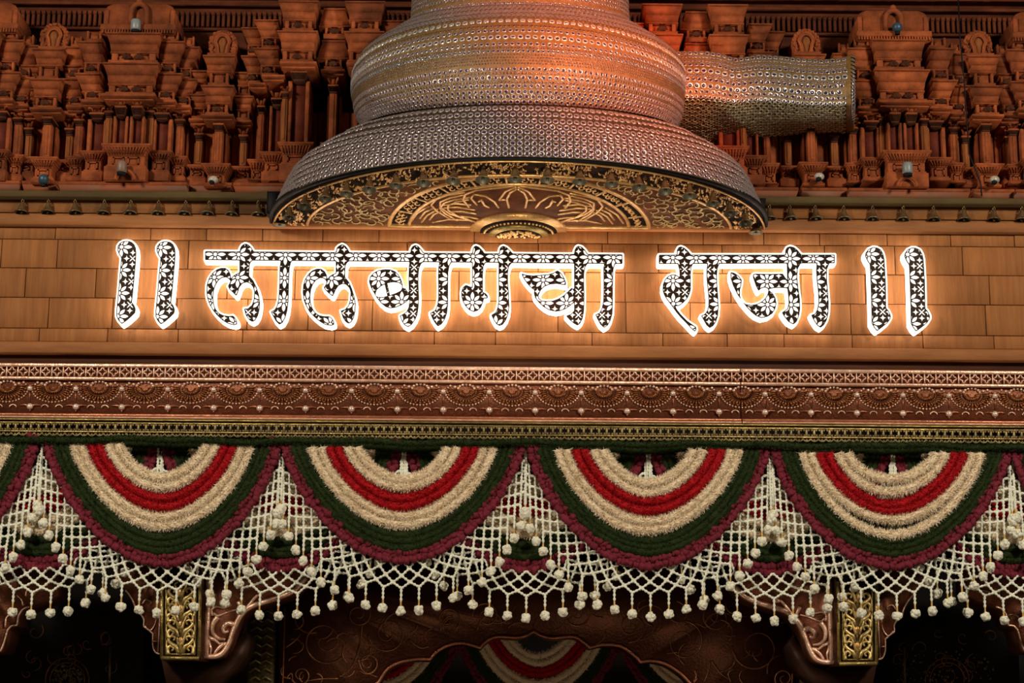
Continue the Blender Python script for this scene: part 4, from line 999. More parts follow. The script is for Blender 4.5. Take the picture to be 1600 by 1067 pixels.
class Bay:
    """builds the carved pieces of one upright bay; rows are pixel rows on the bay's own column"""
    def __init__(s, root, cx, cy, depth): s.r = root; s.d = depth; s.y = YL + 0.12 - depth; w = P(cx, cy, s.y); s.x = w.x; s.cx = cx; s.k = K(cy, s.y)
    def z(s, py, dy=0.0): return P(s.cx + 0.06*(800-s.cx)/700.0*(260-py), py, s.y + dy).z
    def frust(s, q, wb, wt, z0, z1, db=0.0, dt=0.0, shear=0.0):
        k = s.k; f0, f1 = s.y - db, s.y - dt
        q.hexa([(s.x-wb*k, f0, z0), (s.x+wb*k, f0, z0), (s.x+wb*k, YB, z0), (s.x-wb*k, YB, z0)],
               [(s.x-wt*k+shear*k, f1, z1), (s.x+wt*k+shear*k, f1, z1), (s.x+wt*k+shear*k, YB, z1), (s.x-wt*k+shear*k, YB, z1)])
    def slab(s, q, w, z0, z1, d=0.0, sh=0.0): q.box(s.x-w*s.k+sh*s.k, s.x+w*s.k+sh*s.k, s.y-d, YB, z0, z1, 0.006)
    def pedestal(s, rows, w, wb, npan=1, flutes=True):
        yt, yf, yp, yb = rows; k = s.k; z = s.z
        q = MB(); s.slab(q, w+1.5, z(yt+3.5,-.05), z(yt,-.05), 0.05)
        n = 4                                              # curved lotus flare
        za, zb_ = z(yf), z(yt+3.5,-.05)
        for i in range(n):
            t0, t1 = i/n, (i+1)/n; e = lambda t: wb + (w-wb)*t**1.5
            s.frust(q, e(t0), e(t1), za+(zb_-za)*t0, za+(zb_-za)*t1, 0.045*t0**1.5, 0.045*t1**1.5)
        if flutes:
            m = max(4, int(w/2.6))
            for i in range(m):
                u = (i+0.5)/m*2-1
                q.tube([(s.x+u*wb*0.95*k, s.y-0.006, za+0.01), (s.x+u*(wb+(w-wb)*0.4)*0.96*k, s.y-0.022, za+(zb_-za)*0.6), (s.x+u*w*0.95*k, s.y-0.045, zb_-0.012)], [0.005, 0.008, 0.006], 4)
        s.slab(q, wb, z(yp), za, 0.0)
        q.box(s.x-(wb+1.5)*k, s.x+(wb+1.5)*k, s.y-0.012, YB, z(yp), z(yp)+0.016, 0.004)
        for i in range(npan):                              # raised frames
            c = s.x + ((i+0.5)/npan*2-1)*wb*0.80*k; hw = wb*0.62/npan*k; z0, z1 = z(yp-2.5), z(yf+2)
            for bx in ((c-hw, c+hw, z1-0.012, z1), (c-hw, c+hw, z0, z0+0.012), (c-hw, c-hw+0.012, z0, z1), (c+hw-0.012, c+hw, z0, z1)): q.box(bx[0], bx[1], s.y-0.014, s.y, bx[2], bx[3])
        s.slab(q, wb+4, z(yb), z(yp), 0.03)
        return q.build('pedestal', M['terra'], s.r)
    def shaft(s, y0, y1, w, red=False, off=0.0, cap=None, yel=False):
        """pilaster from row y0 (bottom) up to y1, capital above"""
        k = s.k; c = s.x + off*k; z0, z1 = s.z(y0), s.z(y1)
        q = MB()
        if red:
            q.box(c-w*k, c-w*0.62*k, s.y+0.05, YB, z0, z1, 0.006); q.box(c+w*0.62*k, c+w*k, s.y+0.05, YB, z0, z1, 0.006)
            q.build('pilaster', M['terra'], s.r)
            p = MB(); p.box(c-w*0.62*k, c+w*0.62*k, s.y+0.10, YB, z0, z1); p.build('red_niche_panel', M['terra_red'], s.r)
        else:
            q.box(c-w*0.55*k, c+w*0.55*k, s.y+0.03, YB, z0, z1, 0.008); q.box(c-w*0.2*k, c+w*0.2*k, s.y+0.022, YB, z0+0.02, z1-0.02, 0.003)
            q.box(c-w*k, c-w*0.7*k, s.y+0.11, YB, z0, z1, 0.006); q.box(c+w*0.7*k, c+w*k, s.y+0.11, YB, z0, z1, 0.006)
            q.build('pilaster', M['terra_yel'] if yel else M['terra'], s.r)
        h = cap if cap else 12; cw = w*(0.64 if red else 0.62)*k
        za, zb_ = z1, s.z(y1-h*0.38); zt = s.z(y1-h)
        q = MB(); q.box(c-cw*0.85, c+cw*0.85, s.y+0.02, YB, za-0.012, za+0.004, 0.004)
        for i in range(3):
            a = za+0.004+(zb_-za-0.004)*i/3; bb = za+0.004+(zb_-za-0.004)*(i+1)/3; g = 1.0+0.10*i
            q.box(c-cw*g, c+cw*g, s.y+0.012-0.006*i, YB, a+0.002, bb-0.002, 0.007)
        q.build('capital', M['terra_dark'], s.r)
        q = MB(); q.box(c-cw*1.2, c+cw*1.2, s.y+0.0, YB, zb_, zb_+0.016, 0.004); q.box(c-cw*0.45, c+cw*0.45, s.y-0.004, YB, zb_+0.022, zt, 0.012)
        for sg in (-1, 1): q.tube([(c+sg*cw*0.6, s.y+0.02, zb_+0.02), (c+sg*cw*0.95, s.y, zb_+0.05), (c+sg*cw*1.2, s.y-0.02, zt)], [0.008, 0.012, 0.008], 5)
        q.build('bracket', M['terra'], s.r)
    def cornice(s, y0, y1, w, sh=0.0):
        q = MB(); s.slab(q, w, s.z(y1,-.075), s.z(y0,-.075), 0.075, sh); s.slab(q, w*0.9, s.z(y1,-.075)-0.02, s.z(y1,-.075), 0.03, sh); return q.build('cornice', M['terra'], s.r)
    def storey(s, y0, y1, w, nwin=1, tuft=True, sh=0.0, d=0.0):
        k = s.k; z0, z1 = s.z(y1, -0.04), s.z(y0, -0.04); c0 = s.x + sh*k; q = MB(); f = s.y-0.03-d
        q.box(c0-w*k, c0+w*k, f+0.035, YB, z0, z1)
        cols = nwin+1
        for i in range(cols):
            c = c0 + (i/(cols-1)*2-1)*w*0.86*k; q.box(c-w*0.14*k, c+w*0.14*k, f, YB, z0, z1, 0.004)
        for i in range(nwin):
            c = c0 + ((i+0.5)/nwin*2-1)*w*0.86*k; hw = w*0.86/nwin*0.62*k; q.box(c-hw, c+hw, f+0.016, YB, z0+0.0, z0+(z1-z0)*0.72, 0.01)
        s.frust(q, w*1.12, w*1.12, z0-0.03, z0+0.014, 0.055, 0.05, 0)
        q.build('storey', M['terra'], s.r)
        if tuft:
            for i in range(nwin):
                c = c0 + ((i+0.5)/nwin*2-1)*w*0.55*k if nwin > 1 else c0; q = MB()
                for j in range(9):
                    a = PI*(j+0.5)/9; q.tube([(c, f-0.015, z0+0.018), (c+0.030*math.cos(a), f-0.035, z0+0.022+0.028*math.sin(a)), (c+0.042*math.cos(a), f-0.02, z0+0.020+0.044*math.sin(a))], [0.008, 0.008, 0.004], 4)
                q.build('kudu_ornament', M['terra_dark'], s.r)
    def eave(s, y0, y1, wb, wt, sh=0.0, slab=4.5):
        """flared eave, row y0 at its bottom, y1 at the top of its fillet"""
        q = MB(); z0, z1 = s.z(y0, -0.036), s.z(y1+slab, -0.06); zt = s.z(y1, -0.08); k = s.k
        for t0, t1 in ((0, 0.45), (0.45, 1)):
            e = lambda t: t*0.62 if t <= 0.45 else 0.279 + (t-0.45)*1.311
            w0, w1 = wb+(wt-wb)*e(t0), wb+(wt-wb)*e(t1); h0, h1 = sh*t0*k, sh*t1*k; f0, f1 = s.y-0.036-0.03*e(t0), s.y-0.036-0.03*e(t1); a, b2 = z0+(z1-z0)*t0, z0+(z1-z0)*t1
            q.hexa([(s.x-w0*k+h0, f0, a), (s.x+w0*k+h0, f0, a), (s.x+w0*k+h0, YB, a), (s.x-w0*k+h0, YB, a)], [(s.x-w1*k+h1, f1, b2), (s.x+w1*k+h1, f1, b2), (s.x+w1*k+h1, YB, b2), (s.x-w1*k+h1, YB, b2)])
        s.slab(q, wb+1.0, z0-0.012, z0, 0.044); s.slab(q, wt+1.5, z1+0.004, zt, 0.08, sh); s.slab(q, wt+0.3, z1-0.006, z1+0.004, 0.066, sh)
        return q.build('eave', M['terra'], s.r)
    def horseshoe(s, y0, y1, w):
        """pear-shaped niche in a plate of carved foliage"""
        k = s.k; z0, z1 = s.z(y0), s.z(y1); h = z1-z0
        def pear(f, n=23): return [(s.x + f*0.50*w*k*(0.72 + 0.28*math.cos(t))*math.sin(t)*1.22 if abs(t) > 1.6 else s.x + f*0.50*w*k*math.sin(t)*0.93, z0 + h*0.50 + f*h*0.29*math.cos(t) - (f*h*0.22 if abs(t) > 2.2 else 0.0)) for t in np.linspace(-0.86*PI, 0.86*PI, n)]
        q = MB(); out = [(s.x + 0.98*w*k*math.sin(t)*(1.0 if abs(t) < 1.8 else 0.92), z0 + h*0.46 + h*0.56*math.cos(t) if abs(t) < 1.9 else z0) for t in np.linspace(-0.72*PI, 0.72*PI, 21)]
        q.prism(out, s.y+0.075, YB)
        for i in range(95):
            t = random.uniform(-2.2, 2.2); f = random.uniform(0.66, 1.0); x = s.x + f*0.96*w*k*math.sin(t); z = max(z0+0.02, z0 + h*0.46 + f*h*0.54*math.cos(t))
            q.ball((x, s.y+0.072, z), random.uniform(0.010, 0.018), 5, 3)
        q.build('foliage_surround', M['terra'], s.r)
        q = MB(); pp = pear(0.86); q.prism(pp, s.y+0.060, s.y+0.08); q.build('pear_niche', M['terra_yel'], s.r)
        for f, r in ((0.92, 0.011), (1.16, 0.009)):
            q = MB(); q.tube([(x, s.y+0.05, z) for x, z in pear(f)], r, 6); q.build('niche_moulding', M['terra'], s.r)
        q = MB(); s.slab(q, w*0.95, z0-0.004, z0+0.022, -0.01); q.build('niche_sill', M['terra'], s.r)
    def barrel(s, y0, y1, w, ym):
        """barrel roof y0 bottom, y1 top; carved string moulding down to row ym"""
        k = s.k; z0, z1 = s.z(y0), s.z(y1); q = MB(); R = 0.07
        poly = [(s.x-w*k, z0), (s.x+w*k, z0), (s.x+w*k*1.02, z1-R), (s.x+w*k*1.0-R*0.3, z1-R*0.3), (s.x+w*k-R, z1), (s.x-w*k+R, z1), (s.x-w*k+R*0.3, z1-R*0.3), (s.x-w*k*1.02, z1-R)]
        q.prism(poly, s.y+0.05, YB)
        for sg in (-1, 1): q.box(s.x+sg*(w-3)*k-0.02, s.x+sg*(w-3)*k+0.02, s.y+0.035, s.y+0.06, z0, z1-R*0.8, 0.008)
        q.build('barrel_roof', M['terra'], s.r)
        q = MB(); s.slab(q, w+4, s.z(ym-5), z0+0.005, 0.0); s.slab(q, w+3, s.z(ym), s.z(ym-5), -0.02); n = int(w*2/4.2)
        for i in range(n):
            c = s.x+((i+0.5)/n*2-1)*(w+2)*k; q.box(c-0.006, c+0.006, s.y+0.005, s.y+0.03, s.z(ym), s.z(ym-6.5), 0.003)
        q.build('string_moulding', M['terra'], s.r)
        q = MB(); hw = 12.5*k; zt = z1-0.01; pts = [(s.x-hw, s.y+0.02, z0)] + [(s.x-hw*math.cos(t), s.y+0.02, zt-hw*1.25+hw*1.25*math.sin(t)) for t in np.linspace(0, PI, 11)] + [(s.x+hw, s.y+0.02, z0)]
        q.tube(pts, 0.024, 6); q.ball((s.x, s.y+0.02, zt+0.02), 0.03, 8, 5); q.build('roof_arch', M['terra'], s.r)
        q = MB(); q.box(s.x-hw*0.72, s.x+hw*0.72, s.y+0.10, YB, z0, zt-hw*0.5, 0.01); q.build('arch_niche', M['terra_yel'], s.r)

def tower(name, cx, label, group): return thing(name, (P(cx, 285, 0).x, 0.1, P(cx, 285, 0).z), label, 'carved tower', group)
def sidebay(root, cx, dy, w, sgn, dep, red, sc=1.0):
    B = Bay(root, cx, 262+dy, dep); sh = sgn*7.5*sc
    B.pedestal((233+dy, 250+dy, 267+dy, 284), w, w*0.66)
    B.shaft(233+dy, 181+dy*1.2, w*0.82, red, off=-sgn*1.0); 
    if w > 16: B.shaft(233+dy, 178+dy*1.2, w*0.5, False, off=-sgn*w*1.02, yel=True)
    B.cornice(153+dy, 158+dy, w*0.96, sgn*4); B.storey(142+dy, 154+dy, w*0.66, 1, sh=sgn*6)
    C2 = Bay(root, cx + sgn*5 + (800-cx)*0.009, 130+dy, dep-0.03)
    C2.eave(141+dy, 112+dy, w*0.78, w*0.98, sh); C2.storey(97+dy, 113+dy, w*0.62, 1, sh=sgn*3)
    C3 = Bay(root, cx + sgn*6 + (800-cx)*0.016, 80+dy, dep-0.06)
    C3.eave(96+dy, 62+dy, w*0.78, w*0.98, sh); C3.storey(46+dy, 62+dy, w*0.6, 1, tuft=False, sh=sgn*3)
def wide(cx, label, extra=True):
    dy0 = 0.0085*(cx-205); T = tower('carved_tower', cx, label, 'wide carved towers')
    B = Bay(T, cx, 250, 0.30); o = lambda *r: tuple(v+dy0 for v in r)
    B.pedestal(o(223.5, 244, 261, 283), 37, 29, 2)
    for u in (-15, 11): B.shaft(223+dy0, 178+dy0, 11.5, True, off=u+1, cap=27)
    B.cornice(145+dy0, 150+dy0, 43)
    L = (800-cx)/600.0
    B2 = Bay(T, cx + 8.5*L, 130, 0.27); B2.storey(131+dy0, 147+dy0, 34, 2)
    B2.eave(131+dy0, 97+dy0, 34.5, 42.5)
    B3 = Bay(T, cx + 13*L, 80, 0.24); B3.storey(81+dy0, 97+dy0, 34, 2)
    B3.eave(81+dy0, 50+dy0, 35, 41.5)
    B4 = Bay(T, cx + 19*L, 30, 0.22); B4.barrel(38+dy0, 3+dy0, 55, 51+dy0)
    q = MB(); B0 = Bay(T, cx, 272, 0.34); q.tube([(B0.x-15*B0.k*math.cos(t), B0.y-0.03, B0.z(283+dy0)+16*B0.k*math.sin(t)) for t in np.linspace(0, PI, 11)], 0.014, 6); q.build('base_arch', M['terra'], T)
    for sgn in (-1, 1):
        sidebay(T, cx + sgn*52, 1.5+dy0, 19, sgn, 0.20, sgn < 0 or True); sidebay(T, cx + sgn*80, 10+dy0, 14, sgn, 0.12, False)
    return T
def small(cx, label, dy=0.0, arch=True, dep=0.20):
    dy0 = 0.0085*(cx-70)+dy; T = tower('carved_turret', cx, label, 'narrow carved turrets'); L = (800-cx)/730.0
    B = Bay(T, cx, 262, dep); B.pedestal((244+dy0, 263+dy0, 279+dy0, 287+dy0*0.6), 21.5, 13.5); B.shaft(243+dy0, 191+dy0, 11.5, False, cap=17, yel=False)
    B.cornice(167+dy0, 171+dy0, 25); B2 = Bay(T, cx + 6*L, 140, dep-0.02); B2.storey(150+dy0, 168+dy0, 16, 1); B2.eave(150+dy0, 122+dy0, 17.5, 24.5)
    B3 = Bay(T, cx + 10*L, 90, dep-0.04); B3.storey(101+dy0, 122+dy0, 14.5, 1, tuft=False); B3.eave(101+dy0, 75+dy0, 18, 24)
    if arch: B4 = Bay(T, cx + 14*L, 50, dep-0.05); B4.horseshoe(75+dy0, 32+dy0, 23)
    return T
def recess(cx, label, dy=0.0):
    """slim pilaster standing back between towers, a pot at its foot, small eaves over it"""
    dy0 = 0.0085*(cx-50)+dy; T = tower('recessed_pilaster', cx, label, 'slim pilasters between towers'); L = (800-cx)/730.0
    B = Bay(T, cx, 262, 0.06); B.pedestal((248+dy0, 258+dy0, 270+dy0, 287+dy0*0.6), 13, 11); B.shaft(246+dy0, 208+dy0, 10, False, cap=16, yel=True)
    B2 = Bay(T, cx + 7*L, 150, 0.05); B2.cornice(176+dy0, 180+dy0, 14); B2.storey(160+dy0, 176+dy0, 9, 1, tuft=False); B2.eave(160+dy0, 138+dy0, 10, 14.5)
    B3 = Bay(T, cx + 10*L, 100, 0.04); B3.storey(122+dy0, 138+dy0, 9, 1, tuft=False); B3.eave(122+dy0, 101+dy0, 9, 13.5)
    return T
def pavilion(cx, label, sgn):
    """taller tower half hidden by the vessel; sgn points away from the vessel"""
    dy0 = 0.0085*(cx-467); T = tower('tall_carved_tower', cx, label, 'tall carved towers beside the vessel'); L = (800-cx)/700.0
    B = Bay(T, cx, 250, 0.30); B.pedestal((221+dy0, 242+dy0, 257+dy0, 283+dy0), 27, 21); B.shaft(220+dy0, 123+dy0, 17, True, cap=26); B.shaft(220+dy0, 150+dy0, 8, False, off=sgn*21, yel=True)
    B.cornice(95+dy0, 99.5+dy0, 29); B2 = Bay(T, cx + 8*L, 70, 0.27); B2.storey(77+dy0, 96+dy0, 23, 1); B2.eave(77+dy0, 47+dy0, 24.5, 30)
    B3 = Bay(T, cx + 11*L, 30, 0.25); B3.storey(30+dy0, 47+dy0, 21, 1); B3.eave(30+dy0, 0+dy0, 24, 30)
    for off, dy, w, red, dep in ((36, 12, 19, True, 0.2), (60, 24, 14, False, 0.12)):
        c = cx + sgn*off; S_ = Bay(T, c, 262, dep); S_.pedestal((224+dy+dy0, 243+dy+dy0, 258+dy+dy0, 284+dy0), w, w*0.68); S_.shaft(224+dy+dy0, 150+dy+dy0, w*0.6, red, cap=18, off=-sgn*2)
        S_.cornice(104+dy+dy0, 108+dy+dy0, w*0.95, sgn*3); E2 = Bay(T, c + sgn*4 + 5*L, 80, dep-0.03); E2.storey(90+dy+dy0, 105+dy+dy0, w*0.6, 1, sh=sgn*4); E2.eave(90+dy+dy0, 62+dy+dy0, w*0.78, w*0.95, sgn*7)
        E3 = Bay(T, c + sgn*5 + 8*L, 40, dep-0.05); E3.storey(46+dy+dy0, 62+dy+dy0, w*0.6, 1, sh=sgn*3); E3.eave(46+dy+dy0, 18+dy+dy0, w*0.78, w*0.95, sgn*7)
    return T
def gap(cx, label):
    dy0 = 0.0085*(cx-517); T = tower('recessed_bay', cx, label, 'recessed bays beside the vessel'); B = Bay(T, cx, 250, 0.14)
    B.pedestal((222+dy0, 240+dy0, 255+dy0, 284+dy0), 15, 12); B.shaft(221+dy0, 142+dy0, 11, False, cap=20); B.cornice(107+dy0, 111+dy0, 19); B.storey(90+dy0, 107+dy0, 13, 1); B.eave(90+dy0, 62+dy0, 25, 17, 0)
    B.storey(40+dy0, 56+dy0, 15, 1); B.eave(40+dy0, 12+dy0, 24, 16)
wide(-58, 'wide tower of carved eaves cut off by the left edge of the photo')
small(68, 'narrow carved turret with horseshoe arch, first whole one from the left edge')
recess(40, 'slim set-back pilaster just left of the leftmost horseshoe turret'); recess(104, 'slim set-back pilaster just right of the leftmost horseshoe turret')
wide(197, 'wide carved tower under a barrel roof, left of the vessel')
small(338, 'narrow carved turret with horseshoe arch, between barrel-roofed tower and vessel, on the left', 8)
recess(308, 'slim set-back pilaster left of the turret nearest the vessel on the left', 6); recess(378, 'slim set-back pilaster right of the turret nearest the vessel on the left', 8)
pavilion(462, 'tall carved tower partly hidden, immediately left of the vessel', -1); gap(517, 'set-back carved bay against the left side of the vessel neck')
pavilion(567, 'tall carved tower almost hidden behind the left shoulder of the vessel', 1)
pavilion(1038, 'tall carved tower almost hidden behind the right shoulder of the vessel', -1); gap(1090, 'set-back carved bay against the right side of the vessel neck')
pavilion(1142, 'tall carved tower rising above the spout, right of the vessel', 1)
small(1270, 'narrow carved turret with horseshoe arch, rising behind the spout', -2)
recess(1233, 'slim set-back pilaster left of the turret behind the spout'); recess(1306, 'slim set-back pilaster right of the turret behind the spout')
wide(1416, 'wide carved tower under a barrel roof, right of the vessel')
small(1545, 'narrow carved turret with horseshoe arch, last whole one at the right edge', -2)
recess(1512, 'slim set-back pilaster left of the rightmost horseshoe turret'); recess(1580, 'slim set-back pilaster right of the rightmost horseshoe turret')
wide(1668, 'wide tower of carved eaves cut off by the right edge of the photo')
# small lamps perched on the towers
def spotlamp(px, py, y, mt, kind, label):
    w = P(px, py, y); o = thing('spot_lamp', w, label, 'lamp', 'small lamps on the towers'); x, yy, z = w
    q = MB()
    if kind == 'can':
        q.lathe([(0.0,0.11),(0.035,0.11),(0.042,0.095),(0.042,0.03),(0.036,0.02),(0.0,0.02)], (x,yy,z-0.05), 14); q.build('housing', mt, o, smooth=True)
        q = MB(); q.lathe([(0.0,0.0),(0.036,0.0),(0.036,0.02),(0.0,0.02)], (x,yy,z-0.05), 14); q.build('lens', M['black'], o)
    elif kind == 'round':
        q.ball((x,yy,z), 0.042, 12, 8); q.build('housing', mt, o, smooth=True); q = MB(); q.lathe([(0.02,-0.06),(0.022,-0.02),(0.0,-0.02)], (x,yy,z), 10); q.build('bracket', M['black'], o)
    else:
        q.ball((x,yy,z), 0.038, 12, 8, (1.1,0.9,0.85)); q.build('housing', mt, o, smooth=True); q = MB(); q.ball((x-0.006,yy-0.012,z-0.020), 0.024, 10, 6, (1,0.9,1)); q.build('lens', M['black'], o, smooth=True)
    q = MB(); q.tube([(x, yy+0.03, z), (x, yy+0.18, z-0.03)], 0.008, 5); q.build('arm', M['black'], o)
for a in ((212, 42, -0.06, M['lamp_grey'], 'can', 'small grey lamp on the barrel roof left of the vessel'), (190, 264, -0.20, M['lamp_brown'], 'can', 'brownish can lamp in the base arch of the left barrel-roofed tower'),
          (68, 280, -0.10, M['lamp_blue'], 'round', 'blue lamp at the foot of the leftmost turret'), (333, 281, -0.10, M['lamp_lens'], 'ball', 'pale lamp at the foot of the turret left of the vessel'),
          (1402, 43, -0.06, M['lamp_blue'], 'round', 'blue lamp on the barrel roof right of the vessel'), (1280, 276, -0.10, M['lamp_lens'], 'ball', 'pale lamp at the foot of the turret under the spout'),
          (1418, 266, -0.20, M['lamp_grey'], 'can', 'grey can lamp in the base arch of the right barrel-roofed tower'), (1554, 281, -0.10, M['lamp_lens'], 'ball', 'pale lamp at the foot of the rightmost turret')): spotlamp(*a)
# black cable running down the right-hand wall
cb = tag(None or (lambda q: q)(MB().tube([P(1497, -5, -0.02), P(1500, 60, -0.03), P(1506, 120, -0.02), P(1510, 180, -0.03), P(1514, 240, -0.04), P(1532, 285, -0.1), P(1534, 306, -0.1)], 0.006, 5)).build('cable', M['black'], smooth=True), 'thin black cable hanging down beside the right barrel-roofed tower', 'cable')
# ================================================================== DARK INTERIOR under the garlands
zt_in = zc(700, 0.0)
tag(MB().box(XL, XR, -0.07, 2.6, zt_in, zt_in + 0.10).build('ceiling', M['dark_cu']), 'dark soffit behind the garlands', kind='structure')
M['gold_pale'] = mat('pale_gilt', (0.80,0.62,0.26), 0.38, 0.6, col2=(0.45,0.31,0.10), vscale=20, bump=0.4)
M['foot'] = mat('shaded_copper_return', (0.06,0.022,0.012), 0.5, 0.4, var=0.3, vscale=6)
wi = structure('wall_inner'); tag(wi, 'dark engraved back wall inside the gateway')
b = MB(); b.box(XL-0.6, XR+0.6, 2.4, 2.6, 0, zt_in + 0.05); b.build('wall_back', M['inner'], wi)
def Pin(x, y, d): return P(x, y, d)
def line(name, pts, r, mt, par, d, sides=6, taper=False):
    q = MB(); W3 = [P(x, y, d) for x, y in pts]; n = len(W3)
    q.tube(W3, [r*(1-0.6*i/(n-1)) for i in range(n)] if taper else r, sides); return q.build(name, mt, par, smooth=True)
def spiral(cx, cy, r, turns=1.2, a0=0.0, sg=1, n=16): return [(cx + r*(1-0.8*i/(n-1))*math.cos(a0+sg*turns*2*PI*i/(n-1)), cy + r*(1-0.8*i/(n-1))*math.sin(a0+sg*turns*2*PI*i/(n-1))) for i in range(n)]
def curve_pts(pts, n=6):
    p = np.array(pts, float); e = np.vstack([2*p[0]-p[1], p, 2*p[-1]-p[-2]]); out = []
    for i in range(len(p)-1):
        for f in np.linspace(0, 1, n, endpoint=False):
            p0, p1, p2, p3 = e[i], e[i+1], e[i+2], e[i+3]; out.append(0.5*(2*p1+(p2-p0)*f+(2*p0-5*p1+4*p2-p3)*f*f+(3*p1-p0-3*p2+p3)*f**3))
    return [tuple(q) for q in out] + [tuple(p[-1])]
YBR = -0.04
def poly_plate(name, pts, y0, y1, mt, par):
    q = MB(); pr = [P(x, y, y0) for x, y in pts]; q.prism([(p.x, p.z) for p in pr], y0, y1); return q.build(name, mt, par)
def bracket(cx, mir, dy, label):
    """corbel with gilt front panel, smooth spandrel on one side and a cusped one on the other"""
    w = P(cx, 1030, YBR); o = thing('copper_bracket', w, label, 'bracket', 'copper brackets under the garlands')
    mx = lambda pts: [((cx + (x-283)*mir), y+dy) for x, y in pts]
    poly_plate('block', mx([(250,880),(318,880),(318,1030),(250,1030)]), YBR, 0.55, M['dark_cu'], o)
    yp = YBR-0.05
    poly_plate('gold_panel', mx([(253,890),(314,890),(311,1030),(252,1029)]), yp, YBR+0.02, M['soffit_dark'], o)
    fr_ = [((253,900),(252.5,1028)), ((313,900),(310.5,1028)), ((252,1028),(311,1028.5)), ((259.5,900),(258.5,1022)), ((306.5,900),(305,1022)), ((258.5,1022),(305,1022))]
    for i, (a_, b2) in enumerate(fr_): line('gold_frame', mx([a_, b2]), (0.014, 0.014, 0.016, 0.006, 0.006, 0.006)[i], M['gold'], o, yp-0.006, 6)
    for yy in (1004, 979, 954, 929):                            # candelabra of leaves
        for sg in (-1, 1):
            c = 282
            line('leaf_scroll', mx([(c+sg*3, yy+16)] + [(c+sg*x, y) for x, y in curve_pts([(7, yy+6), (14, yy+2), (19, yy-4), (15, yy-10), (9, yy-8), (11, yy-3)], 4)]), 0.017, M['gold_pale'], o, yp-0.006, 6, True)
            line('leaf_scroll', mx([(c+sg*x, y) for x, y in curve_pts([(19, yy+18), (20, yy+10), (16, yy+5), (11, yy+9), (14, yy+13)], 4)]), 0.016, M['gold_pale'], o, yp-0.006, 6, True)
            line('leaf_scroll', mx([(c+sg*x, y) for x, y in curve_pts([(2, yy+4), (6, yy-8), (9, yy-16), (4, yy-20)], 4)]), 0.014, M['gold_pale'], o, yp-0.006, 5, True)
            line('leaf_scroll', mx([(c+sg*x, y) for x, y in curve_pts([(20, yy+12), (22, yy+4), (21, yy-4)], 3)]), 0.012, M['gold_pale'], o, yp-0.006, 5, True)
        line('leaf_stem', mx([(282, yy+20), (282, yy-16)]), 0.013, M['gold'], o, yp-0.008, 6)
        q = MB(); wq = P(*mx([(282, yy-4)])[0], yp-0.012); q.ball(wq, 0.026, 8, 6, (0.8, 0.5, 1.2)); q.build('leaf_bud', M['gold_leaf'], o, smooth=True)
    inner = curve_pts([(318,1027), (335,1028), (349,1023), (359,1008), (366,990), (373,972), (383,958), (398,948), (418,942), (442,934), (462,924), (480,905)], 5)
    poly_plate('spandrel', mx([(319,880)] + inner + [(480,880)]), YBR+0.05, YBR+0.42, M['copper_base'], o)
    line('spandrel_edge', mx([(x-2, y-2) for x, y in inner]), 0.021, M['copper_hi'], o, YBR+0.045, 7)
    line('spandrel_edge', mx([(322,1026),(323,985),(325,950),(326,900)]), 0.023, M['copper_hi'], o, YBR+0.045, 7)
    for pts, r in ((curve_pts([(340,964),(333,975),(333,988),(341,997),(352,999)],5), 0.016), (curve_pts([(366,976),(357,974),(349,980),(350,988),(357,986)],5), 0.017), ([(326,996),(336,1000),(343,1006),(356,1004)], 0.012),
                   (curve_pts([(352,1005),(342,1012),(336,1020),(334,1026)],4), 0.012), ([(326,1000),(330,1014),(328,1026)], 0.008), (curve_pts([(333,958),(341,962),(360,955),(372,952)],4), 0.008),
                   (curve_pts([(332,962),(331,953),(338,948),(350,950),(362,945)],4), 0.008), (curve_pts([(375,955),(385,950),(398,934),(404,930),(410,933)],4), 0.012), (curve_pts([(372,940),(378,952),(380,960)],3), 0.012), (curve_pts([(404,932),(412,925),(436,915)],3), 0.010)):
        line('copper_scroll', mx(pts), r*1.35, M['copper_hi'], o, YBR+0.042, 6, True)
    outer = curve_pts([(250,1022),(243,1019),(239,1008),(239,992)], 4) + curve_pts([(239,990),(232,984),(225,979)], 3) + curve_pts([(224.5,976),(225,968),(220,960),(213,954)], 3) + curve_pts([(212,951),(209,942),(204,932),(196,922)], 3)
    poly_plate('cusped_spandrel', mx(outer + [(180,905),(180,880),(250,880)]), YBR+0.10, YBR+0.30, M['copper_base'], o)
    line('cusped_edge', mx(outer), 0.007, M['copper_hi'], o, YBR+0.095, 6); line('cusped_edge', mx([(247,1020),(249,980),(251,930)]), 0.006, M['copper_hi'], o, YBR+0.095, 6)
    for pts in (curve_pts([(222,944),(228,937),(236,940),(235,944)],4), curve_pts([(226,978),(234,985),(241,978),(244,968)],4), [(239,1002),(246,1002)]): line('copper_scroll', mx(pts), 0.008, M['copper_hi'], o, YBR+0.092, 6, True)
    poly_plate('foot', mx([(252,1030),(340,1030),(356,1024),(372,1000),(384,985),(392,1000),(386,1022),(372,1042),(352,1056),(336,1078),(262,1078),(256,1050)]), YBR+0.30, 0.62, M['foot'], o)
    return o
bracket(283, 1, 0, 'copper bracket with gilt leaf panel, left of the central arch'); bracket(1339, -1, 8.5, 'copper bracket with gilt leaf panel, right of the central arch')
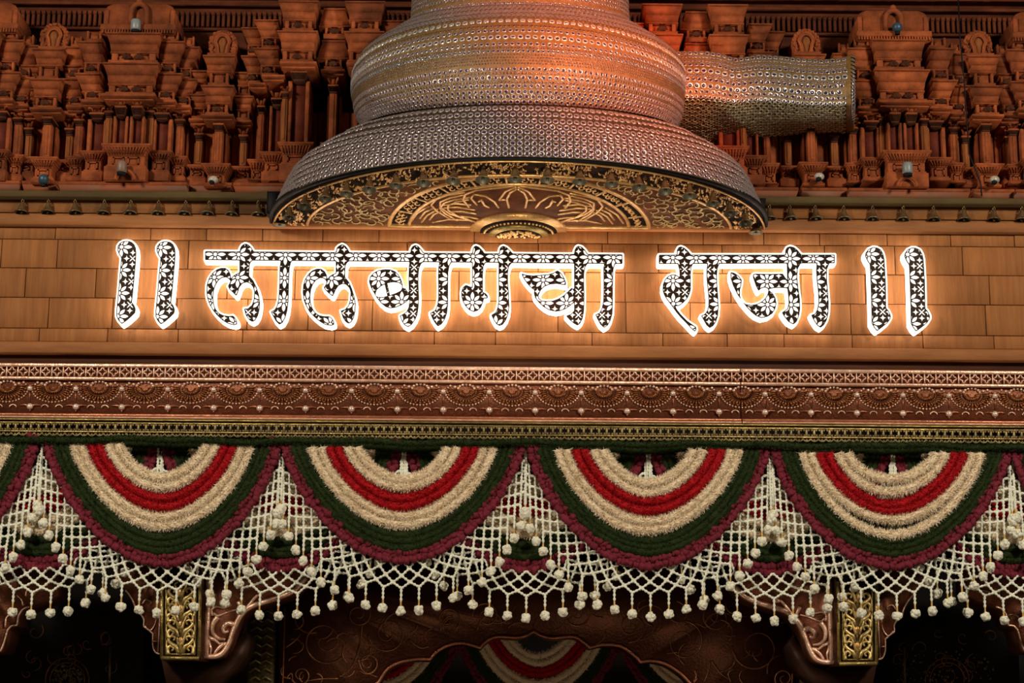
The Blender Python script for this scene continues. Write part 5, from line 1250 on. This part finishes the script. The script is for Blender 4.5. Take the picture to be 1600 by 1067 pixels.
def edge_bracket(px0, mir, label):
    pts = curve_pts([(0,1018),(4,1010),(8,998),(10,990)], 3) + curve_pts([(12,984),(18,978),(26,977)], 3) + curve_pts([(27,972),(29,962),(36,952),(46,948)], 3)
    mx = lambda p: [(px0 + mir*x, y) for x, y in p]; w = P(px0, 1018, 0.0); o = thing('copper_bracket', w, label, 'bracket', 'copper brackets at the photo edges')
    poly_plate('cusped_spandrel', mx([(-60,1018)] + pts + [(90,930),(90,880),(-60,880)]), 0.05, 0.45, M['copper_base'], o)
    line('cusped_edge', mx(pts), 0.008, M['copper_hi'], o, 0.045, 6)
    for p in (curve_pts([(8,980),(10,965),(18,960),(26,961)],4), curve_pts([(40,932),(42,922),(48,920)],4), curve_pts([(52,930),(58,924),(74,922)],4), curve_pts([(36,946),(34,938),(26,930)],3)): line('copper_scroll', mx(p), 0.008, M['copper_hi'], o, 0.042, 6, True)
edge_bracket(0, 1, 'copper spandrel with cusped edge, cut off by the left edge'); edge_bracket(1602, -1, 'copper spandrel with cusped edge, cut off by the right edge')
# central multifoil arch
YA = 0.75
lobes = [[(560,1100),(575,1078),(591,1066)], [(591.5,1066),(605,1046),(623,1035.5),(647,1030.5),(672,1030)], [(672,1030),(683,1018),(702,1008),(724,1005),(750,1012)], [(750,1012),(759,1002.5),(776,994.8),(806,996),(822,993),(834,986.5)],
         [(834,986.5),(846,993),(864,996.8),(895,994.6),(911,1002.5),(921.5,1012)], [(921.5,1012),(942,1007.5),(970,1010),(992,1025),(1001,1034.5)], [(1001,1034.5),(1020,1033),(1041,1038),(1063,1052),(1078,1067)], [(1078,1067),(1090,1082),(1105,1100)]]
edge = []
for lb in lobes: edge += curve_pts(lb, 6)[:-1]
ar = thing('multifoil_arch', P(834, 1000, YA), 'dark copper multifoil arch panel with engraved scrolls in the middle of the gateway', 'arch')
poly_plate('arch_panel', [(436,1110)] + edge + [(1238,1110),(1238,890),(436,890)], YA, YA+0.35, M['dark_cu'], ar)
line('arch_edge', edge, 0.013, M['tip'] if 'tip' in M else M['copper'], ar, YA-0.004, 7)
sc_list = []
for cx_, cy_, r_ in ((508,1002,37),(606,990,31),(1068,1003,33),(1182,1012,38),(700,968,20),(985,980,24),(560,960,20),(760,962,22),(900,960,22),(1120,965,22),(470,1055,16),(575,1036,18),(1225,1060,16)):
    sc_list.append(curve_pts(spiral(cx_, cy_, r_, 1.5, random.uniform(0, 6), random.choice([-1, 1]), 22), 2))
sc_list += [curve_pts(p, 5) for p in ([(566,975),(562,1010),(550,1042),(528,1060)],[(528,1060),(500,1061),(478,1064)],[(560,1030),(567,1048),(590,1058)],[(447,1060),(455,1052),(458,1064)],[(1110,1033),(1106,1052),(1100,1066)],[(1112,1033),(1126,1052),(1140,1062)],
                                                  [(1142,1066),(1138,1052),(1146,1045)],[(1090,1060),(1084,1066),(1090,1052)],[(1060,1019),(1042,1021)],[(446,1012),(462,1000),(470,990)],[(1240,1020),(1232,1040),(1244,1050)],[(640,1000),(656,1012),(672,1010)],[(1000,1000),(1012,996),(1024,985)])]
_r = random.Random(5)
for _ in range(75):                                       # looser tendrils between the big scrolls
    x_, y_ = _r.uniform(450, 1225), _r.uniform(945, 1064)
    if 600 < x_ < 1060 and y_ > 992 + abs(x_-834)*0.02: continue
    r_ = _r.uniform(9, 26); a_ = _r.uniform(0, 6.28); sp_ = _r.uniform(1.0, 2.6)
    sc_list.append([(x_ + r_*math.cos(a_+sp_*i/8), y_ + r_*0.9*math.sin(a_+sp_*i/8)) for i in range(9)])
for p in sc_list: line('engraved_scroll', p, 0.0075, M['dark_line'], ar, YA-0.003, 5, True)
for x in (441, 1237): line('arch_margin', [(x, 1090), (x+2, 1030), (x+4, 950)], 0.008, M['dark_line'], ar, YA-0.003, 5)
for cx_, lab in ((408, 'patterned dull gold column left of the central arch'), (1268, 'patterned dull gold column right of the central arch')):
    w = P(cx_, 1067, YA+0.1); o = thing('gold_column', (w.x, YA+0.1, 0), lab, 'column', 'gold columns beside the arch'); k = K(1000, YA+0.1)
    q = MB(); q.box(w.x-24*k, w.x+24*k, YA+0.05, YA+0.4, 0.0, zt_in, 0.02); q.build('shaft', M['gold_pat'], o)
    q = MB()
    for i in range(14):
        zz = P(cx_, 920+i*13, YA).z
        for sg in (-1, 1): q.tube([(w.x+sg*18*k, YA+0.045, zz), (w.x+sg*8*k, YA+0.035, zz+0.03), (w.x, YA+0.04, zz+0.005)], 0.009, 5)
    q.build('leaf_relief', M['gold_dull'], o, kind='stuff')
# engraved side panels deep inside
for cx_, lab in ((105, 'dark engraved panel with a speckled gilt disc, far left under the garlands'), (1480, 'dark engraved panel with faint scrolls, far right under the garlands')):
    w = P(cx_, 1060, 1.6); o = thing('engraved_panel', (w.x, 1.6, 0), lab, 'panel', 'dark side panels'); k = K(1050, 1.6)
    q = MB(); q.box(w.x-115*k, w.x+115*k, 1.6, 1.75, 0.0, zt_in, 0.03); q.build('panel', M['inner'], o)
    for r_ in (34, 27): line('disc_ring', [(cx_+r_*math.cos(t), 1062+r_*math.sin(t)) for t in np.linspace(PI*0.95, PI*2.05, 20)], 0.006, M['dark_line'], o, 1.595, 5)
    q = MB()
    for _ in range(150):
        a, f = random.uniform(0, 2*PI), math.sqrt(random.random())*(24 if cx_ < 800 else 60); p = P(cx_+f*math.cos(a)*(1 if cx_ < 800 else 1.3), 1058+f*math.sin(a)*0.8, 1.59); q.ball(p, random.uniform(0.006, 0.014), 5, 3)
    q.build('gilt_speckle', M['gold_dull'], o, kind='stuff')
    for _ in range(14):
        x_, y_ = cx_+random.uniform(-85, 85), random.uniform(985, 1060); line('engraved_scroll', spiral(x_, y_, random.uniform(8, 15), 0.9, random.uniform(0, 6), random.choice([-1, 1]), 12), 0.006, M['dark_line'], o, 1.595, 4, True)
    for sg in ((1,) if cx_ < 800 else (-1,)): line('panel_edge', [(cx_+sg*66, 1067), (cx_+sg*67, 1010)], 0.012, M['gold_dull'], o, 1.59, 5)
# garlands hanging inside, behind the arch
for cx_, wd in ((842, 'middle one behind the central arch'), (590, 'left one behind the central arch'), (1094, 'right one behind the central arch')):
    swag(cx_, 128, 982, 1118, 1.5, f'dim inner swag of maroon, cream and red flowers, {wd}', 'inner flower swags', k=0.80, lo_d=0.6)
